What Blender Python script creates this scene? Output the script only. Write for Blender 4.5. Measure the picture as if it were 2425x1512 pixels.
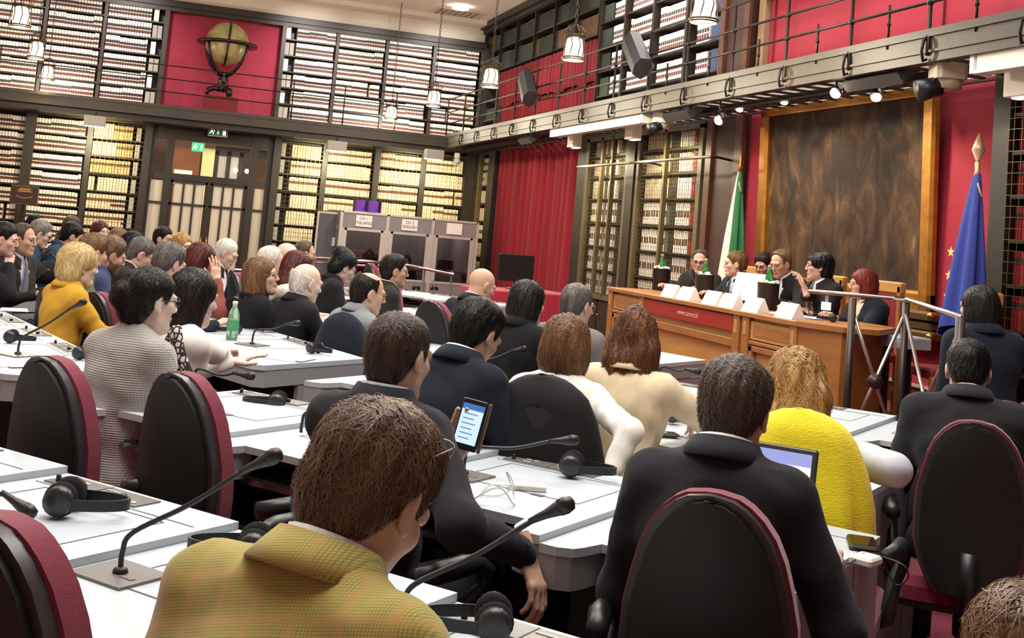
import bpy, bmesh, math, random
import numpy as np
from mathutils import Vector, Matrix, Quaternion
from mathutils.bvhtree import BVHTree
random.seed(7); rng = np.random.default_rng(7)
SC = bpy.context.scene
for o in list(bpy.data.objects): bpy.data.objects.remove(o)
COL = SC.collection
PI = math.pi
# ------------------------------------------------------------------ camera
EYE = np.array([0.0, 0.0, 1.5])
YAW, PITCH, ROLL = math.radians(17.278), math.radians(4.840), math.radians(4.968)
FPX, PPX, PPY = 2758.45, 1212.5, 318.8
def cam_axes():
    cy, sy, cp, sp = math.cos(YAW), math.sin(YAW), math.cos(PITCH), math.sin(PITCH)
    f = np.array([sy*cp, cy*cp, sp]); r = np.array([cy, -sy, 0.0]); u = np.cross(r, f)
    cr, sr = math.cos(ROLL), math.sin(ROLL)
    return cr*r + sr*u, -sr*r + cr*u, f
CR, CU, CF = cam_axes()
cd = bpy.data.cameras.new('camera'); cam = bpy.data.objects.new('camera', cd); COL.objects.link(cam)
cam.matrix_world = Matrix(((CR[0], CU[0], -CF[0], EYE[0]), (CR[1], CU[1], -CF[1], EYE[1]), (CR[2], CU[2], -CF[2], EYE[2]), (0, 0, 0, 1)))
cd.sensor_fit = 'HORIZONTAL'; cd.sensor_width = 36.0; cd.lens = FPX*36/2425
cd.shift_x = 0.0; cd.shift_y = -(756 - PPY)/2425; cd.clip_start = 0.05; cd.clip_end = 100
SC.camera = cam
def ray(x, y): return CF + (x-PPX)/FPX*CR - (y-PPY)/FPX*CU      # where a thing seen in the photograph meets a known plane of the room
def atz(x, y, z): d = ray(x, y); return EYE + (z-EYE[2])/d[2]*d
def atx(x, y, X): d = ray(x, y); return EYE + X/d[0]*d
def aty(x, y, Y): d = ray(x, y); return EYE + Y/d[1]*d
def atd(x, y, t): return EYE + t*ray(x, y)
# ------------------------------------------------------------------ world, exposure, large lights
SC.view_settings.view_transform = 'Standard'; SC.view_settings.look = 'None'
SC.view_settings.gamma = 1.0; SC.view_settings.use_curve_mapping = False
SC.view_settings.exposure = 0.25
wd = bpy.data.worlds.new('world'); SC.world = wd; wd.use_nodes = True
wd.node_tree.nodes['Background'].inputs[0].default_value = (0.75, 0.72, 0.68, 1)
wd.node_tree.nodes['Background'].inputs[1].default_value = 0.10
def lamp(kind, name, loc, energy, color=(1, 1, 1), size=0.1, size_y=None, to=None, spot=60, blend=0.5):
    d = bpy.data.lights.new(name, kind); d.energy = energy; d.color = color
    if kind == 'AREA':
        d.size = size
        if size_y: d.shape = 'RECTANGLE'; d.size_y = size_y
    else: d.shadow_soft_size = size
    if kind == 'SPOT': d.spot_size = math.radians(spot); d.spot_blend = blend
    o = bpy.data.objects.new(name, d); COL.objects.link(o); o.location = loc
    if to is not None: o.rotation_euler = (Vector(to)-Vector(loc)).to_track_quat('-Z', 'Y').to_euler()
    return o
CEIL = 5.75
# added soft fill lights near the ceiling, no fittings seen there
lamp('AREA', 'ceiling_fill', (1.2, 3.2, 5.55), 300, (1.0, 0.97, 0.92), 3.6, 3.6)
lamp('AREA', 'ceiling_fill', (-2.0, 6.0, 5.55), 170, (1.0, 0.97, 0.92), 3.0, 3.0)
lamp('AREA', 'ceiling_fill', (2.6, 9.0, 5.55), 260, (1.0, 0.97, 0.92), 3.0, 4.0)
lamp('AREA', 'ceiling_fill', (1.0, 14.5, 5.55), 150, (1.0, 0.96, 0.90), 4.0, 4.0)
lamp('AREA', 'ceiling_fill', (1.8, 19.0, 5.55), 60, (1.0, 0.96, 0.90), 5.0, 2.0)
lamp('AREA', 'gallery_fill', (6.05, 10.0, 5.5), 170, (1, .97, .93), .4, 13.0)  # added area light above the gallery to make the glass panes glow
# picture-rail spotlights that wash the upper bookcases
for x, e in ((-2.6, 170), (-.6, 220), (2.8, 300), (4.1, 170), (5.5, 320)): lamp('SPOT', 'ceiling_spotlight', (x, 20.6, 5.5), e, (1.0, .93, .88), .08, to=(x, 22.9, 4.2), spot=70, blend=.9)
for y, e in ((12.9, 160), (14.0, 220), (15.2, 160), (18.5, 90)): lamp('SPOT', 'ceiling_spotlight', (4.6, y, 5.5), e, (1.0, .95, .92), .08, to=(6.4, y, 4.1), spot=62, blend=.9)
# ------------------------------------------------------------------ materials
def lin(h):
    h = h.lstrip('#'); c = [int(h[i:i+2], 16)/255 for i in (0, 2, 4)]
    return tuple(x/12.92 if x <= 0.04045 else ((x+0.055)/1.055)**2.4 for x in c)
MATS = {}
def M(name, col, rough=0.6, metal=0.0, var=0.0, vscale=8.0, bump=0.0, bscale=60.0, stretch=(1, 1, 1), emit=0.0, spec=0.5, col2=None, sheen=0.0, sss=0.0):
    if name in MATS: return MATS[name]
    m = bpy.data.materials.new(name); m.use_nodes = True; nt = m.node_tree; b = nt.nodes['Principled BSDF']
    c = lin(col) if isinstance(col, str) else col
    b.inputs['Base Color'].default_value = (*c, 1); b.inputs['Roughness'].default_value = rough; b.inputs['Metallic'].default_value = metal
    b.inputs['Specular IOR Level'].default_value = spec
    if sheen: b.inputs['Sheen Weight'].default_value = sheen
    if sss: b.inputs['Subsurface Weight'].default_value = sss; b.inputs['Subsurface Radius'].default_value = (0.012, 0.005, 0.003)
    if emit: b.inputs['Emission Color'].default_value = (*c, 1); b.inputs['Emission Strength'].default_value = emit
    if var or bump or col2:
        tc = nt.nodes.new('ShaderNodeTexCoord'); mp = nt.nodes.new('ShaderNodeMapping'); mp.inputs['Scale'].default_value = stretch
        nt.links.new(tc.outputs['Object'], mp.inputs['Vector'])
    if var or col2:
        n = nt.nodes.new('ShaderNodeTexNoise'); n.inputs['Scale'].default_value = vscale; n.inputs['Detail'].default_value = 4
        nt.links.new(mp.outputs[0], n.inputs['Vector'])
        mx = nt.nodes.new('ShaderNodeMix'); mx.data_type = 'RGBA'
        rp = nt.nodes.new('ShaderNodeMapRange'); rp.inputs[1].default_value = 0.3; rp.inputs[2].default_value = 0.7
        nt.links.new(n.outputs['Fac'], rp.inputs[0]); nt.links.new(rp.outputs[0], mx.inputs[0])
        c2 = (lin(col2) if isinstance(col2, str) else col2) if col2 else tuple(x*(1-var) for x in c)
        mx.inputs[6].default_value = (*c, 1); mx.inputs[7].default_value = (*c2, 1)
        nt.links.new(mx.outputs[2], b.inputs['Base Color'])
    if bump:
        n2 = nt.nodes.new('ShaderNodeTexNoise'); n2.inputs['Scale'].default_value = bscale; n2.inputs['Detail'].default_value = 3
        nt.links.new(mp.outputs[0], n2.inputs['Vector'])
        bp = nt.nodes.new('ShaderNodeBump'); bp.inputs['Strength'].default_value = bump; bp.inputs['Distance'].default_value = 0.01
        nt.links.new(n2.outputs['Fac'], bp.inputs['Height']); nt.links.new(bp.outputs[0], b.inputs['Normal'])
    MATS[name] = m; return m
# ------------------------------------------------------------------ mesh builder
class MB:
    def __init__(s): s.v = []; s.f = []; s.m = []; s.cm = 0; s.T = None; s.sm = []
    def mat(s, i): s.cm = i; return s
    def add(s, vs, fs, smooth=False):
        n = len(s.v)
        if s.T is not None: vs = [tuple(s.T @ Vector(p)) for p in vs]
        s.v += [tuple(p) for p in vs]
        for f in fs: s.f.append(tuple(n+i for i in f)); s.m.append(s.cm); s.sm.append(smooth)
        return s
    def box(s, x0, x1, y0, y1, z0, z1):
        v = [(x0,y0,z0),(x1,y0,z0),(x1,y1,z0),(x0,y1,z0),(x0,y0,z1),(x1,y0,z1),(x1,y1,z1),(x0,y1,z1)]
        return s.add(v, [(0,3,2,1),(4,5,6,7),(0,1,5,4),(1,2,6,5),(2,3,7,6),(3,0,4,7)])
    def bbox(s, x0, x1, y0, y1, z0, z1, b=0.01):        # box with bevelled vertical and top edges
        b = min(b, (x1-x0)/2.01, (y1-y0)/2.01, (z1-z0)/1.01)
        o = [(x0+b,y0),(x1-b,y0),(x1,y0+b),(x1,y1-b),(x1-b,y1),(x0+b,y1),(x0,y1-b),(x0,y0+b)]
        cx, cy = (x0+x1)/2, (y0+y1)/2
        i = [(p[0]+(b if p[0] < cx else -b)*.8, p[1]+(b if p[1] < cy else -b)*.8) for p in o]
        v = [(*p, z0) for p in o]+[(*p, z1-b) for p in o]+[(*p, z1) for p in i]
        f = [tuple(range(7, -1, -1)), tuple(range(16, 24))]
        for k in range(8):
            j = (k+1) % 8; f += [(k, j, 8+j, 8+k), (8+k, 8+j, 16+j, 16+k)]
        return s.add(v, f)
    def prism(s, pts, z0, z1):
        n = len(pts); v = [(*p, z0) for p in pts]+[(*p, z1) for p in pts]
        f = [tuple(range(n-1, -1, -1)), tuple(range(n, 2*n))]+[(k, (k+1) % n, n+(k+1) % n, n+k) for k in range(n)]
        return s.add(v, f)
    def quad(s, a, b, c, d): return s.add([a, b, c, d], [(0, 1, 2, 3)])
    def tube(s, pts, r, n=8, caps=True, smooth=True):
        P = [Vector(p) for p in pts]; R = r if isinstance(r, (list, tuple)) else [r]*len(P)
        v = []; f = []; up = None
        for i, p in enumerate(P):
            t = (P[min(i+1, len(P)-1)]-P[max(i-1, 0)])
            t = t.normalized() if t.length > 1e-9 else Vector((0, 0, 1))
            if up is None: up = t.orthogonal().normalized()
            up = (up - t*up.dot(t)); up = up.normalized() if up.length > 1e-6 else t.orthogonal().normalized()
            w = t.cross(up)
            for k in range(n):
                a = 2*PI*k/n; v.append(tuple(p+(up*math.cos(a)+w*math.sin(a))*R[i]))
        for i in range(len(P)-1):
            for k in range(n):
                j = (k+1) % n; f.append((i*n+k, i*n+j, (i+1)*n+j, (i+1)*n+k))
        if caps: f += [tuple(range(n-1, -1, -1)), tuple(range((len(P)-1)*n, len(P)*n))]
        return s.add(v, f, smooth)
    def lathe(s, prof, n=16, c=(0, 0, 0), smooth=True):
        v = []; f = []
        for r, z in prof:
            for k in range(n): a = 2*PI*k/n; v.append((c[0]+r*math.cos(a), c[1]+r*math.sin(a), c[2]+z))
        for i in range(len(prof)-1):
            for k in range(n):
                j = (k+1) % n; f.append((i*n+k, i*n+j, (i+1)*n+j, (i+1)*n+k))
        f += [tuple(range(n-1, -1, -1)), tuple(range((len(prof)-1)*n, len(prof)*n))]
        return s.add(v, f, smooth)
    def ball(s, c, r, n=12, m=8):
        if not isinstance(r, (tuple, list)): r = (r, r, r)
        v = [(c[0], c[1], c[2]-r[2])]; f = []
        for i in range(1, m):
            t = -PI/2+PI*i/m
            for k in range(n): a = 2*PI*k/n; v.append((c[0]+r[0]*math.cos(t)*math.cos(a), c[1]+r[1]*math.cos(t)*math.sin(a), c[2]+r[2]*math.sin(t)))
        v.append((c[0], c[1], c[2]+r[2])); L = len(v)-1
        for k in range(n):
            j = (k+1) % n; f.append((0, 1+j, 1+k)); f.append((L, L-n+k, L-n+j))
            for i in range(m-2): a = 1+i*n; f.append((a+k, a+j, a+n+j, a+n+k))
        return s.add(v, f, True)
    def grid(s, P, smooth=True, closed=False):          # P[i][j] points
        a, b = len(P), len(P[0]); v = [p for r in P for p in r]; f = []
        for i in range(a-1):
            for j in range(b if closed else b-1): f.append((i*b+j, i*b+(j+1) % b, (i+1)*b+(j+1) % b, (i+1)*b+j))
        return s.add(v, f, smooth)
    def mesh(s, name, mats):
        me = bpy.data.meshes.new(name); me.from_pydata(s.v, [], s.f)
        for m in (mats if isinstance(mats, (list, tuple)) else [mats]): me.materials.append(m)
        me.polygons.foreach_set('material_index', s.m); me.polygons.foreach_set('use_smooth', s.sm); me.update(); return me
    def build(s, name, mats, parent=None, loc=None, rot=None): return obj(name, s.mesh(name, mats), parent, loc, rot)
def obj(name, me, parent=None, loc=None, rot=None):
    o = bpy.data.objects.new(name, me); COL.objects.link(o)
    if parent is not None: o.parent = parent
    if loc is not None: o.location = loc
    if rot is not None: o.rotation_euler = rot
    return o
def tag(o, label, cat, group=None, kind=None):
    if label: o['label'] = label
    if cat: o['category'] = cat
    if group: o['group'] = group
    if kind: o['kind'] = kind
    return o
def thing(name, label, cat, loc=(0, 0, 0), rz=0.0, group=None):
    o = bpy.data.objects.new(name, None); o.empty_display_size = 0.05; COL.objects.link(o); o.location = loc; o.rotation_euler = (0, 0, rz)
    return tag(o, label, cat, group)
def struct(o): o['kind'] = 'structure'; return o
def dup(root, loc=None, rz=None, label=None, group=None):
    r = root.copy(); COL.objects.link(r)
    if loc is not None: r.location = loc
    if rz is not None: r.rotation_euler = (0, 0, rz)
    if label: r['label'] = label
    if group: r['group'] = group
    for ch in list(root.children):
        c = ch.copy(); COL.objects.link(c); c.parent = r
        for g in ch.children: d = g.copy(); COL.objects.link(d); d.parent = c
    return r
def text_mesh(body, size, mat, parent, matrix, name='lettering', align='CENTER', depth=0.002, sx=1.0):
    cu = bpy.data.curves.new('t', 'FONT'); cu.body = body; cu.size = size; cu.align_x = align; cu.align_y = 'CENTER'; cu.extrude = depth; cu.space_line = 1.05
    t = bpy.data.objects.new('t', cu); COL.objects.link(t); bpy.context.view_layer.update()
    me = bpy.data.meshes.new_from_object(t.evaluated_get(bpy.context.evaluated_depsgraph_get()))
    bpy.data.objects.remove(t); me.materials.clear(); me.materials.append(mat); me.name = name
    o = obj(name, me, parent); o.matrix_basis = matrix @ Matrix.Diagonal((sx, 1, 1, 1)); return o
def smooth_poly(pts, n=6):                              # Catmull-Rom
    P = [Vector(p) for p in pts]; Q = [P[0]*2-P[1]]+P+[P[-1]*2-P[-2]]; out = []
    for i in range(1, len(Q)-2):
        for k in range(n):
            t = k/n; a, b, c, d = Q[i-1:i+3]
            out.append(0.5*((2*b)+(c-a)*t+(2*a-5*b+4*c-d)*t*t+(3*b-a-3*c+d)*t**3))
    out.append(P[-1]); return out
# ================================================================== the room
WOOD = M('dark_wood', '#281f16', 0.45, var=0.35, vscale=3, stretch=(1, 1, 6))
WOODL = M('grey_brown_beam', '#3f362a', 0.5, var=0.25, vscale=4, stretch=(1, 6, 1))
WOODB = M('mahogany', '#5a3320', 0.4, var=0.4, vscale=4, stretch=(6, 6, 1))
REDW = M('red_fabric_wall', '#9c1c33', 0.85, var=0.12, vscale=14, bump=0.08, bscale=200, sheen=0.05)
PLAST = M('cream_plaster', '#efe7da', 0.8, var=0.04, vscale=2)
CARPET = M('red_carpet', '#8d3a48', 0.95, var=0.25, vscale=60, bump=0.5, bscale=300)
IRON = M('wrought_iron', '#2b2420', 0.4, 0.6)
BRASS = M('brass', '#b08a4a', 0.3, 0.9)
WHITEP = M('white_plastic', '#dcdad4', 0.45)
GREYP = M('grey_plastic', '#77736c', 0.5)
BLACKP = M('black_plastic', '#17171a', 0.38)
CHROME = M('chrome', '#b9b9bc', 0.18, 1.0)
DKRED = M('dark_red_panel', '#7a1626', 0.7)
CURT = M('crimson_curtain', '#8c0d24', 0.9, var=0.3, vscale=3, stretch=(3, 3, .4), bump=0.1, bscale=120, sheen=0.05)
XW, XC, XF = 6.85, 6.40, 5.50          # right wall, its bookcase fronts, gallery edge
YW, YC, YF = 23.35, 22.90, 21.90       # back wall, its bookcase fronts, gallery edge
ZD = 0.33                              # dais
struct(MB().box(-7, 8, -5, 13, -0.12, 0).build('floor', CARPET))
struct(MB().box(-7, 8, 13, 24, -0.47, -0.35).build('floor', CARPET))
struct(MB().box(-7, 8, 12.9, 13.0, -0.35, 0).build('trim_1', WOOD))
struct(MB().box(-7, 8, -5, 24, 5.75, 5.9).build('ceiling', PLAST))
# right wall: dark carcass behind the shelves, red between
def yz(name, y0, y1, z0, z1, x0, x1, m): return struct(MB().box(x0, x1, y0, y1, z0, z1).build(name, m))
yz('wall_right', -5, 24, -0.4, 5.75, XW, XW+0.15, WOOD)
struct(MB().box(-7, 8, YW, YW+0.15, 2.98, 3.3).box(-7, 0.02, YW, YW+0.15, -0.4, 2.98).box(2.38, 8, YW, YW+0.15, -0.4, 2.98).box(-7, 8, YW, YW+0.15, 3.3, 5.34).build('wall_back', WOOD))
struct(MB().box(-7, 8, YC+0.12, YC+0.3, 5.34, 5.75).build('wall_back', PLAST))
struct(MB().box(-7.1, -7, -5, 24, -0.4, 5.75).build('wall_left', PLAST))
struct(MB().box(-7, 8, -5.1, -5, -0.4, 5.75).build('wall_front', PLAST))
struct(MB().box(-7, XC, YC-0.10, YC+0.13, 5.22, 5.34).box(-7, XC, YC-0.05, YC+0.12, 5.14, 5.22).build('trim_2', WOOD))
struct(MB().box(XC-0.12, XW, 2, 23.2, 5.62, 5.74).box(XC-0.05, XW, 2, 23.2, 5.54, 5.62).build('trim_3', WOOD))
struct(MB().box(-7, XC, YC-0.35, YC+0.12, 5.66, 5.75).build('trim_4', PLAST))
# red wall behind the dais, with skirting
yz('wall_right', 7.62, 11.72, 0.30, 3.2, XC+0.06, XC+0.2, REDW)
yz('baseboard_right', 7.62, 11.72, ZD, ZD+0.17, XC+0.02, XC+0.06, WOODB)
yz('trim_5', 7.62, 11.72, ZD+0.17, ZD+0.19, XC+0.0, XC+0.06, M('pale_line', '#c9a99a', 0.5))
yz('trim_6', 7.62, 11.72, 1.02, 1.06, XC+0.02, XC+0.06, DKRED)
yz('wall_right', 11.72, 12.55, ZD, 3.2, XC-0.02, XC+0.2, M('brown_panel', '#3a1d12', 0.5, var=0.3, vscale=3, stretch=(1, 1, 6)))
for y0, y1 in ((11.70, 11.86), (12.42, 12.56)): yz('trim_7', y0, y1, ZD, 3.15, XC-0.06, XC, WOODB)
yz('wall_right', 16.50, 16.95, -0.35, 3.2, XC-0.02, XC+0.3, WOOD)
yz('wall_right', 16.95, 21.4, -0.35, 3.25, XC+0.25, XC+0.4, DKRED)
yz('wall_right', 21.35, 21.75, -0.35, 3.25, XC-0.06, XC+0.4, M('near_black_wood', '#1d1511', 0.5))
yz('wall_right', 7.42, 7.62, 0, 3.2, XC-0.06, XC+0.3, WOOD)
struct(MB().box(4.05, XW, 7.75, 12.7, 0, ZD).box(4.05, 6.2, 6.3, 7.75, 0, ZD).build('floor', CARPET))
# upper red panel in its beige frame
yz('wall_right', 7.2, 11.75, 3.24, 5.6, XC+0.10, XC+0.2, REDW)
BEIGE = M('beige_moulding', '#8d7355', 0.55)
t = thing('panel_frame', 'beige moulded frame round the red wall panel above the gallery', 'frame', (XC, 9.4, 3.3))
for y0, y1, z0, z1 in ((11.52-9.4, 11.66-9.4, 0.0, 1.06), (6.95-9.4, 7.12-9.4, 0, 1.06), (6.95-9.4, 11.66-9.4, 1.06, 1.2)):
    MB().box(0.03, 0.10, y0, y1, z0, z1).build('moulding', BEIGE, t)
for y in (11.40, 9.9, 8.5, 7.3): struct(MB().box(XC+0.075, XC+0.10, y-0.012, y+0.012, 3.24, 5.5).build('trim_8', DKRED))
yz('wall_right', 11.75, 12.40, 3.24, 5.6, XC-0.02, XC+0.2, M('brown_panel', '#3a1d12', 0.5))
for y0, y1 in ((11.72, 11.84), (12.30, 12.42)): yz('trim_9', y0, y1, 3.24, 5.6, XC-0.06, XC-0.02, WOODB)
# gallery floors (back and right)
gal = thing('gallery', 'dark iron and timber gallery running round the two walls', 'gallery', (0, 0, 3.05))
MB().box(-6.95, XF+0.08, YF, YF+0.10, 0.0, 0.20).box(-6.95, XF, YF-0.02, YF, 0.16, 0.22).build('fascia', WOODL, gal)
MB().box(-6.95, XC-.1, YF+0.10, YC-.02, 0.10, 0.16).build('deck', WOOD, gal)
MB().box(-6.95, XF, YF+0.15, YC, -0.10, 0.10).build('soffit_beam', WOOD, gal)
MB().box(XF, XF+0.08, 2.0, YF, 0.0, 0.24).box(XF-0.02, XF, 2.0, YF, 0.19, 0.25).box(XF-0.015, XF, 2.0, YF, 0.07, 0.09).build('fascia', WOODL, gal)
gr = MB()
for k in range(int((YF-2)/0.26)+1): gr.box(XF+0.08, XC-.09, 2+k*0.26-0.02, 2+k*0.26+0.02, 0.004, 0.022)
for x in (XF+0.09, XF+0.36, XF+0.45, XF+0.66, XF+0.88): gr.box(x-0.02, x+0.02, 2, YF, 0.002, 0.022)
gr.box(XF+0.36, XF+0.45, 2, YF, -0.03, 0.02)
gr.build('floor_grid', M('grid_iron', '#231d18', 0.5), gal)
GLP = bpy.data.materials.new('frosted_glass_pane'); GLP.use_nodes = True; nt = GLP.node_tree; nt.nodes.remove(nt.nodes['Principled BSDF'])
a = nt.nodes.new('ShaderNodeBsdfTranslucent'); a.inputs[0].default_value = (0.85, 0.88, 0.84, 1); b = nt.nodes.new('ShaderNodeBsdfDiffuse'); b.inputs[0].default_value = (0.8, 0.82, 0.78, 1)
mx = nt.nodes.new('ShaderNodeMixShader'); mx.inputs[0].default_value = 0.35; nt.links.new(a.outputs[0], mx.inputs[1]); nt.links.new(b.outputs[0], mx.inputs[2]); nt.links.new(mx.outputs[0], nt.nodes['Material Output'].inputs[0])
pane = MB().box(-0.105, 0.105, -0.105, 0.105, 0, 0.015).mesh('glass_pane', GLP)
for k in range(13, int((YF-2)/0.26)):
    for x, w in ((XF+0.225, 1.05), (XF+0.555, 0.82), (XF+0.74, 0.6)):
        p = obj('glass_pane', pane, gal, (x, 2+(k+.5)*0.26, 0.022)); p.scale = (w, 1, 1)
# gallery railings
PY_ = [20.75-1.03*k for k in range(18)]
rl = thing('gallery_railing', 'dark iron railing with ball-jointed posts along the right gallery', 'railing', (XF+0.0, 0, 3.15))
def post_mesh():
    m = MB(); m.lathe([(0.020, -0.05), (0.026, -0.03), (0.026, 0.10), (0.016, 0.12), (0.014, 0.84), (0.02, 0.86)], 8)
    for z in (0.36, 0.58): m.ball((0, 0, z), 0.03, 8, 6)
    m.tube([(0, 0, 0.10), (-0.045, 0, 0.06), (-0.06, 0, -0.03), (-0.04, 0, -0.10), (-0.01, 0, -0.08)], 0.012, 6)
    return m
pm = post_mesh().mesh('post', IRON)
for y in PY_: obj('post', pm, rl, (0, y, 0))
for z in (0.84, 0.58, 0.36): MB().tube([(0, PY_[-1]-1, z), (0, YF, z)], 0.013, 8).build('rail', IRON, rl)
pm2 = MB().lathe([(0.012, 0), (0.012, 0.36)], 6).ball((0, 0, 0.2), 0.02, 6, 5).mesh('baluster', IRON)
for y in PY_[8:-1]: obj('baluster', pm2, rl, (0, y-0.52, 0.06))
rb = thing('gallery_railing', 'dark iron railing with thin rails along the far back gallery', 'railing', (0, YF+0.02, 3.15))
for z in (0.84, 0.60, 0.36): MB().tube([(-7, 0, z), (XF, 0, z)], 0.011, 8).build('rail', IRON, rb)
pm3 = MB().lathe([(0.014, 0.05), (0.012, 0.84)], 6).mesh('post', IRON)
for x in (-2.6, 2.48, 3.45, 4.45, 5.48): obj('post', pm3, rb, (x, 0, 0))
# curtains
def curtain(name, label, y0, y1, x, z0, z1, n, amp, cat='curtain', sag=0):
    m = MB(); rows = []
    for i in range(9):
        z = z0+(z1-z0)*i/8; r = []
        for k in range(n*8+1):
            u = k/(n*8); y = y0+(y1-y0)*u; ph = 2*PI*u*n
            a = amp*(0.75+0.25*math.sin(u*17+1))*(1.0-0.25*i/8)
            r.append((x+a*math.sin(ph)+0.3*a*math.sin(2.3*ph+1), y+0.3*a*math.cos(ph+.5), z+(sag*math.sin(u*n*PI*0.5) if i == 0 else 0)))
        rows.append(r)
    m.grid(rows); o = m.build(name, CURT); tag(o, label, cat); s = o.modifiers.new('s', 'SOLIDIFY'); s.thickness = 0.01; return o
curtain('window_curtain', 'tall crimson pleated curtain hanging beside the tall wire-fronted bookcase', 17.0, 21.32, XC+0.06, -0.3, 3.12, 12, 0.10)
MB().tube([(XC+0.08, 16.95, 3.16), (XC+0.08, 21.35, 3.16)], 0.02, 8).build('curtain_rail', IRON); tag(bpy.data.objects['curtain_rail'], 'dark rail carrying the crimson pleated curtain', 'rail')
curtain('gallery_curtain', 'lower red gallery curtain in narrow folds behind the right railing', 16.7, 21.7, XC+0.12, 3.24, 3.95, 26, 0.04)
for k, (a, b) in enumerate(((20.35, 21.8), (18.8, 20.3), (17.6, 18.75), (16.65, 17.55))):
    curtain('pelmet', 'short red cloth pelmet panel under the dark gallery volumes, %s from the corner' % ('first', 'second', 'third', 'fourth')[k], a, b, XC+0.05, 3.93, 4.62, 5, 0.02, 'curtain', 0.03)
# ------------------------------------------------------------------ bookcases and books
BK = [M('book_pale', '#e9ddc9', .7, var=.12, vscale=9), M('book_cream', '#e6d9b8', .7, var=.2, vscale=7), M('label_red', '#5d2219', .6), M('label_black', '#2a201b', .6),
      M('book_dark', '#262a24', .6, var=.4, vscale=7), M('book_red', '#9a1b1d', .6, var=.25, vscale=9), M('book_blue', '#35486c', .6), M('box_grey', '#aaa69e', .8, var=.1),
      M('book_brown', '#66452a', .6, var=.3, vscale=7), M('book_tan', '#d3b67c', .65, var=.25, vscale=8), M('book_green', '#2f4030', .6), M('book_white', '#efeae2', .7)]
STY = {'law': (0, [(.30, 2), (.62, 3)]), 'law2': (11, [(.32, 2), (.58, 3)]), 'vel': (1, []), 'velb': (1, [(.62, 8)]), 'velr': (1, [(.58, 2)]), 'dark': (4, []), 'green': (10, []), 'brown': (8, []),
       'red': (5, [(.7, 3)]), 'blue': (6, []), 'box': (7, []), 'tan': (9, [(.66, 8)]), 'tan0': (9, []), 'cab': (11, [(.50, 8)]), 'white': (11, [])}
def book(m, T, u, w, z, h, d, sty):
    cov, bands = STY[sty]; e = 0.004; zs = [(0, cov)]
    for c, mi in bands:
        bh = 0.20 if sty != 'cab' else 0.30
        zs += [(c-bh/2, mi), (c+bh/2, cov)]
    zs.append((1, cov)); V = []; F = []; MI = []
    for k in range(len(zs)-1):
        a, b = z+h*zs[k][0], z+h*zs[k+1][0]; n = len(V)
        V += [T(u+w*.08, 0.0, a), T(u+w*.92, 0.0, a), T(u+w*.92, 0.0, b), T(u+w*.08, 0.0, b)]; F.append((n, n+1, n+2, n+3)); MI.append(zs[k][1])
    n = len(V); V += [T(u+w*.08, 0, z), T(u+e, .012, z), T(u+e, .012, z+h), T(u+w*.08, 0, z+h), T(u+w*.92, 0, z), T(u+w-e, .012, z), T(u+w-e, .012, z+h), T(u+w*.92, 0, z+h), T(u+e, d, z+h), T(u+w-e, d, z+h), T(u+e, d, z), T(u+w-e, d, z)]
    F += [(n, n+3, n+2, n+1), (n+4, n+5, n+6, n+7), (n+3, n+7, n+6, n+2), (n+2, n+6, n+9, n+8), (n+1, n+2, n+8, n+10), (n+5, n+11, n+9, n+6)]; MI += [cov]*6
    base = len(m.v); m.v += V; m.f += [tuple(base+i for i in f) for f in F]; m.m += MI; m.sm += [False]*len(F)
def Tback(yf): return lambda u, v, z: (u, yf+v, z)
def Tright(xf): return lambda u, v, z: (xf+v, u, z)
stuff = MB()
def fill(T, u0, u1, z, hmax, styles, d=0.22, wid=(.042, .055), inset=0.03):
    u = u0+0.01; k = 0
    while u < u1-0.03:
        sty = styles if isinstance(styles, str) else random.choice(styles); n = random.randint(5, 16); w = random.uniform(*wid); h = hmax*random.uniform(.86, .97)
        if sty == 'box': w = .093; n = 1; h = hmax*.95
        for _ in range(n):
            if u+w > u1-0.005: u = 1e9; break
            if random.random() > .004: book(stuff, lambda a, b, c: T(a, b+inset, c), u, w, z, h*random.uniform(.985, 1.0), d, sty)
            u += w
def bookcase(name, label, orient, u0, u1, front, zs, ztop, depth=0.34, first=True, last=True, group=None, base=None, sw=0.03, shelf_m=None):
    T0 = Tback(front) if orient == 'b' else Tright(front)
    t = thing(name, label, 'bookcase', T0((u0+u1)/2, 0.17, zs[0]-0.04), 0, group); L = Vector(t.location)
    def bx(n, a, b, v0, v1, z0, z1, m=WOOD):
        p, q = T0(a, v0, z0), T0(b, v1, z1); mb = MB().box(min(p[0], q[0])-L.x, max(p[0], q[0])-L.x, min(p[1], q[1])-L.y, max(p[1], q[1])-L.y, z0-L.z, z1-L.z); return mb.build(n, m, t)
    for z in zs: bx('shelf', u0+sw, u1-sw, 0.0, depth, z-0.026, z, shelf_m or WOOD)
    bx('back_panel', u0, u1, depth, depth+0.02, zs[0]-0.04, ztop)
    for a in (([u0] if first else [])+[u1-sw]): bx('upright', a, a+sw, -0.02, depth, zs[0]-0.04, ztop)
    bx('head_rail', u0, u1, -0.02, depth, ztop, ztop+0.05)
    return t
ords = ['first', 'second', 'third', 'fourth', 'fifth', 'sixth', 'seventh', 'eighth']
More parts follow.
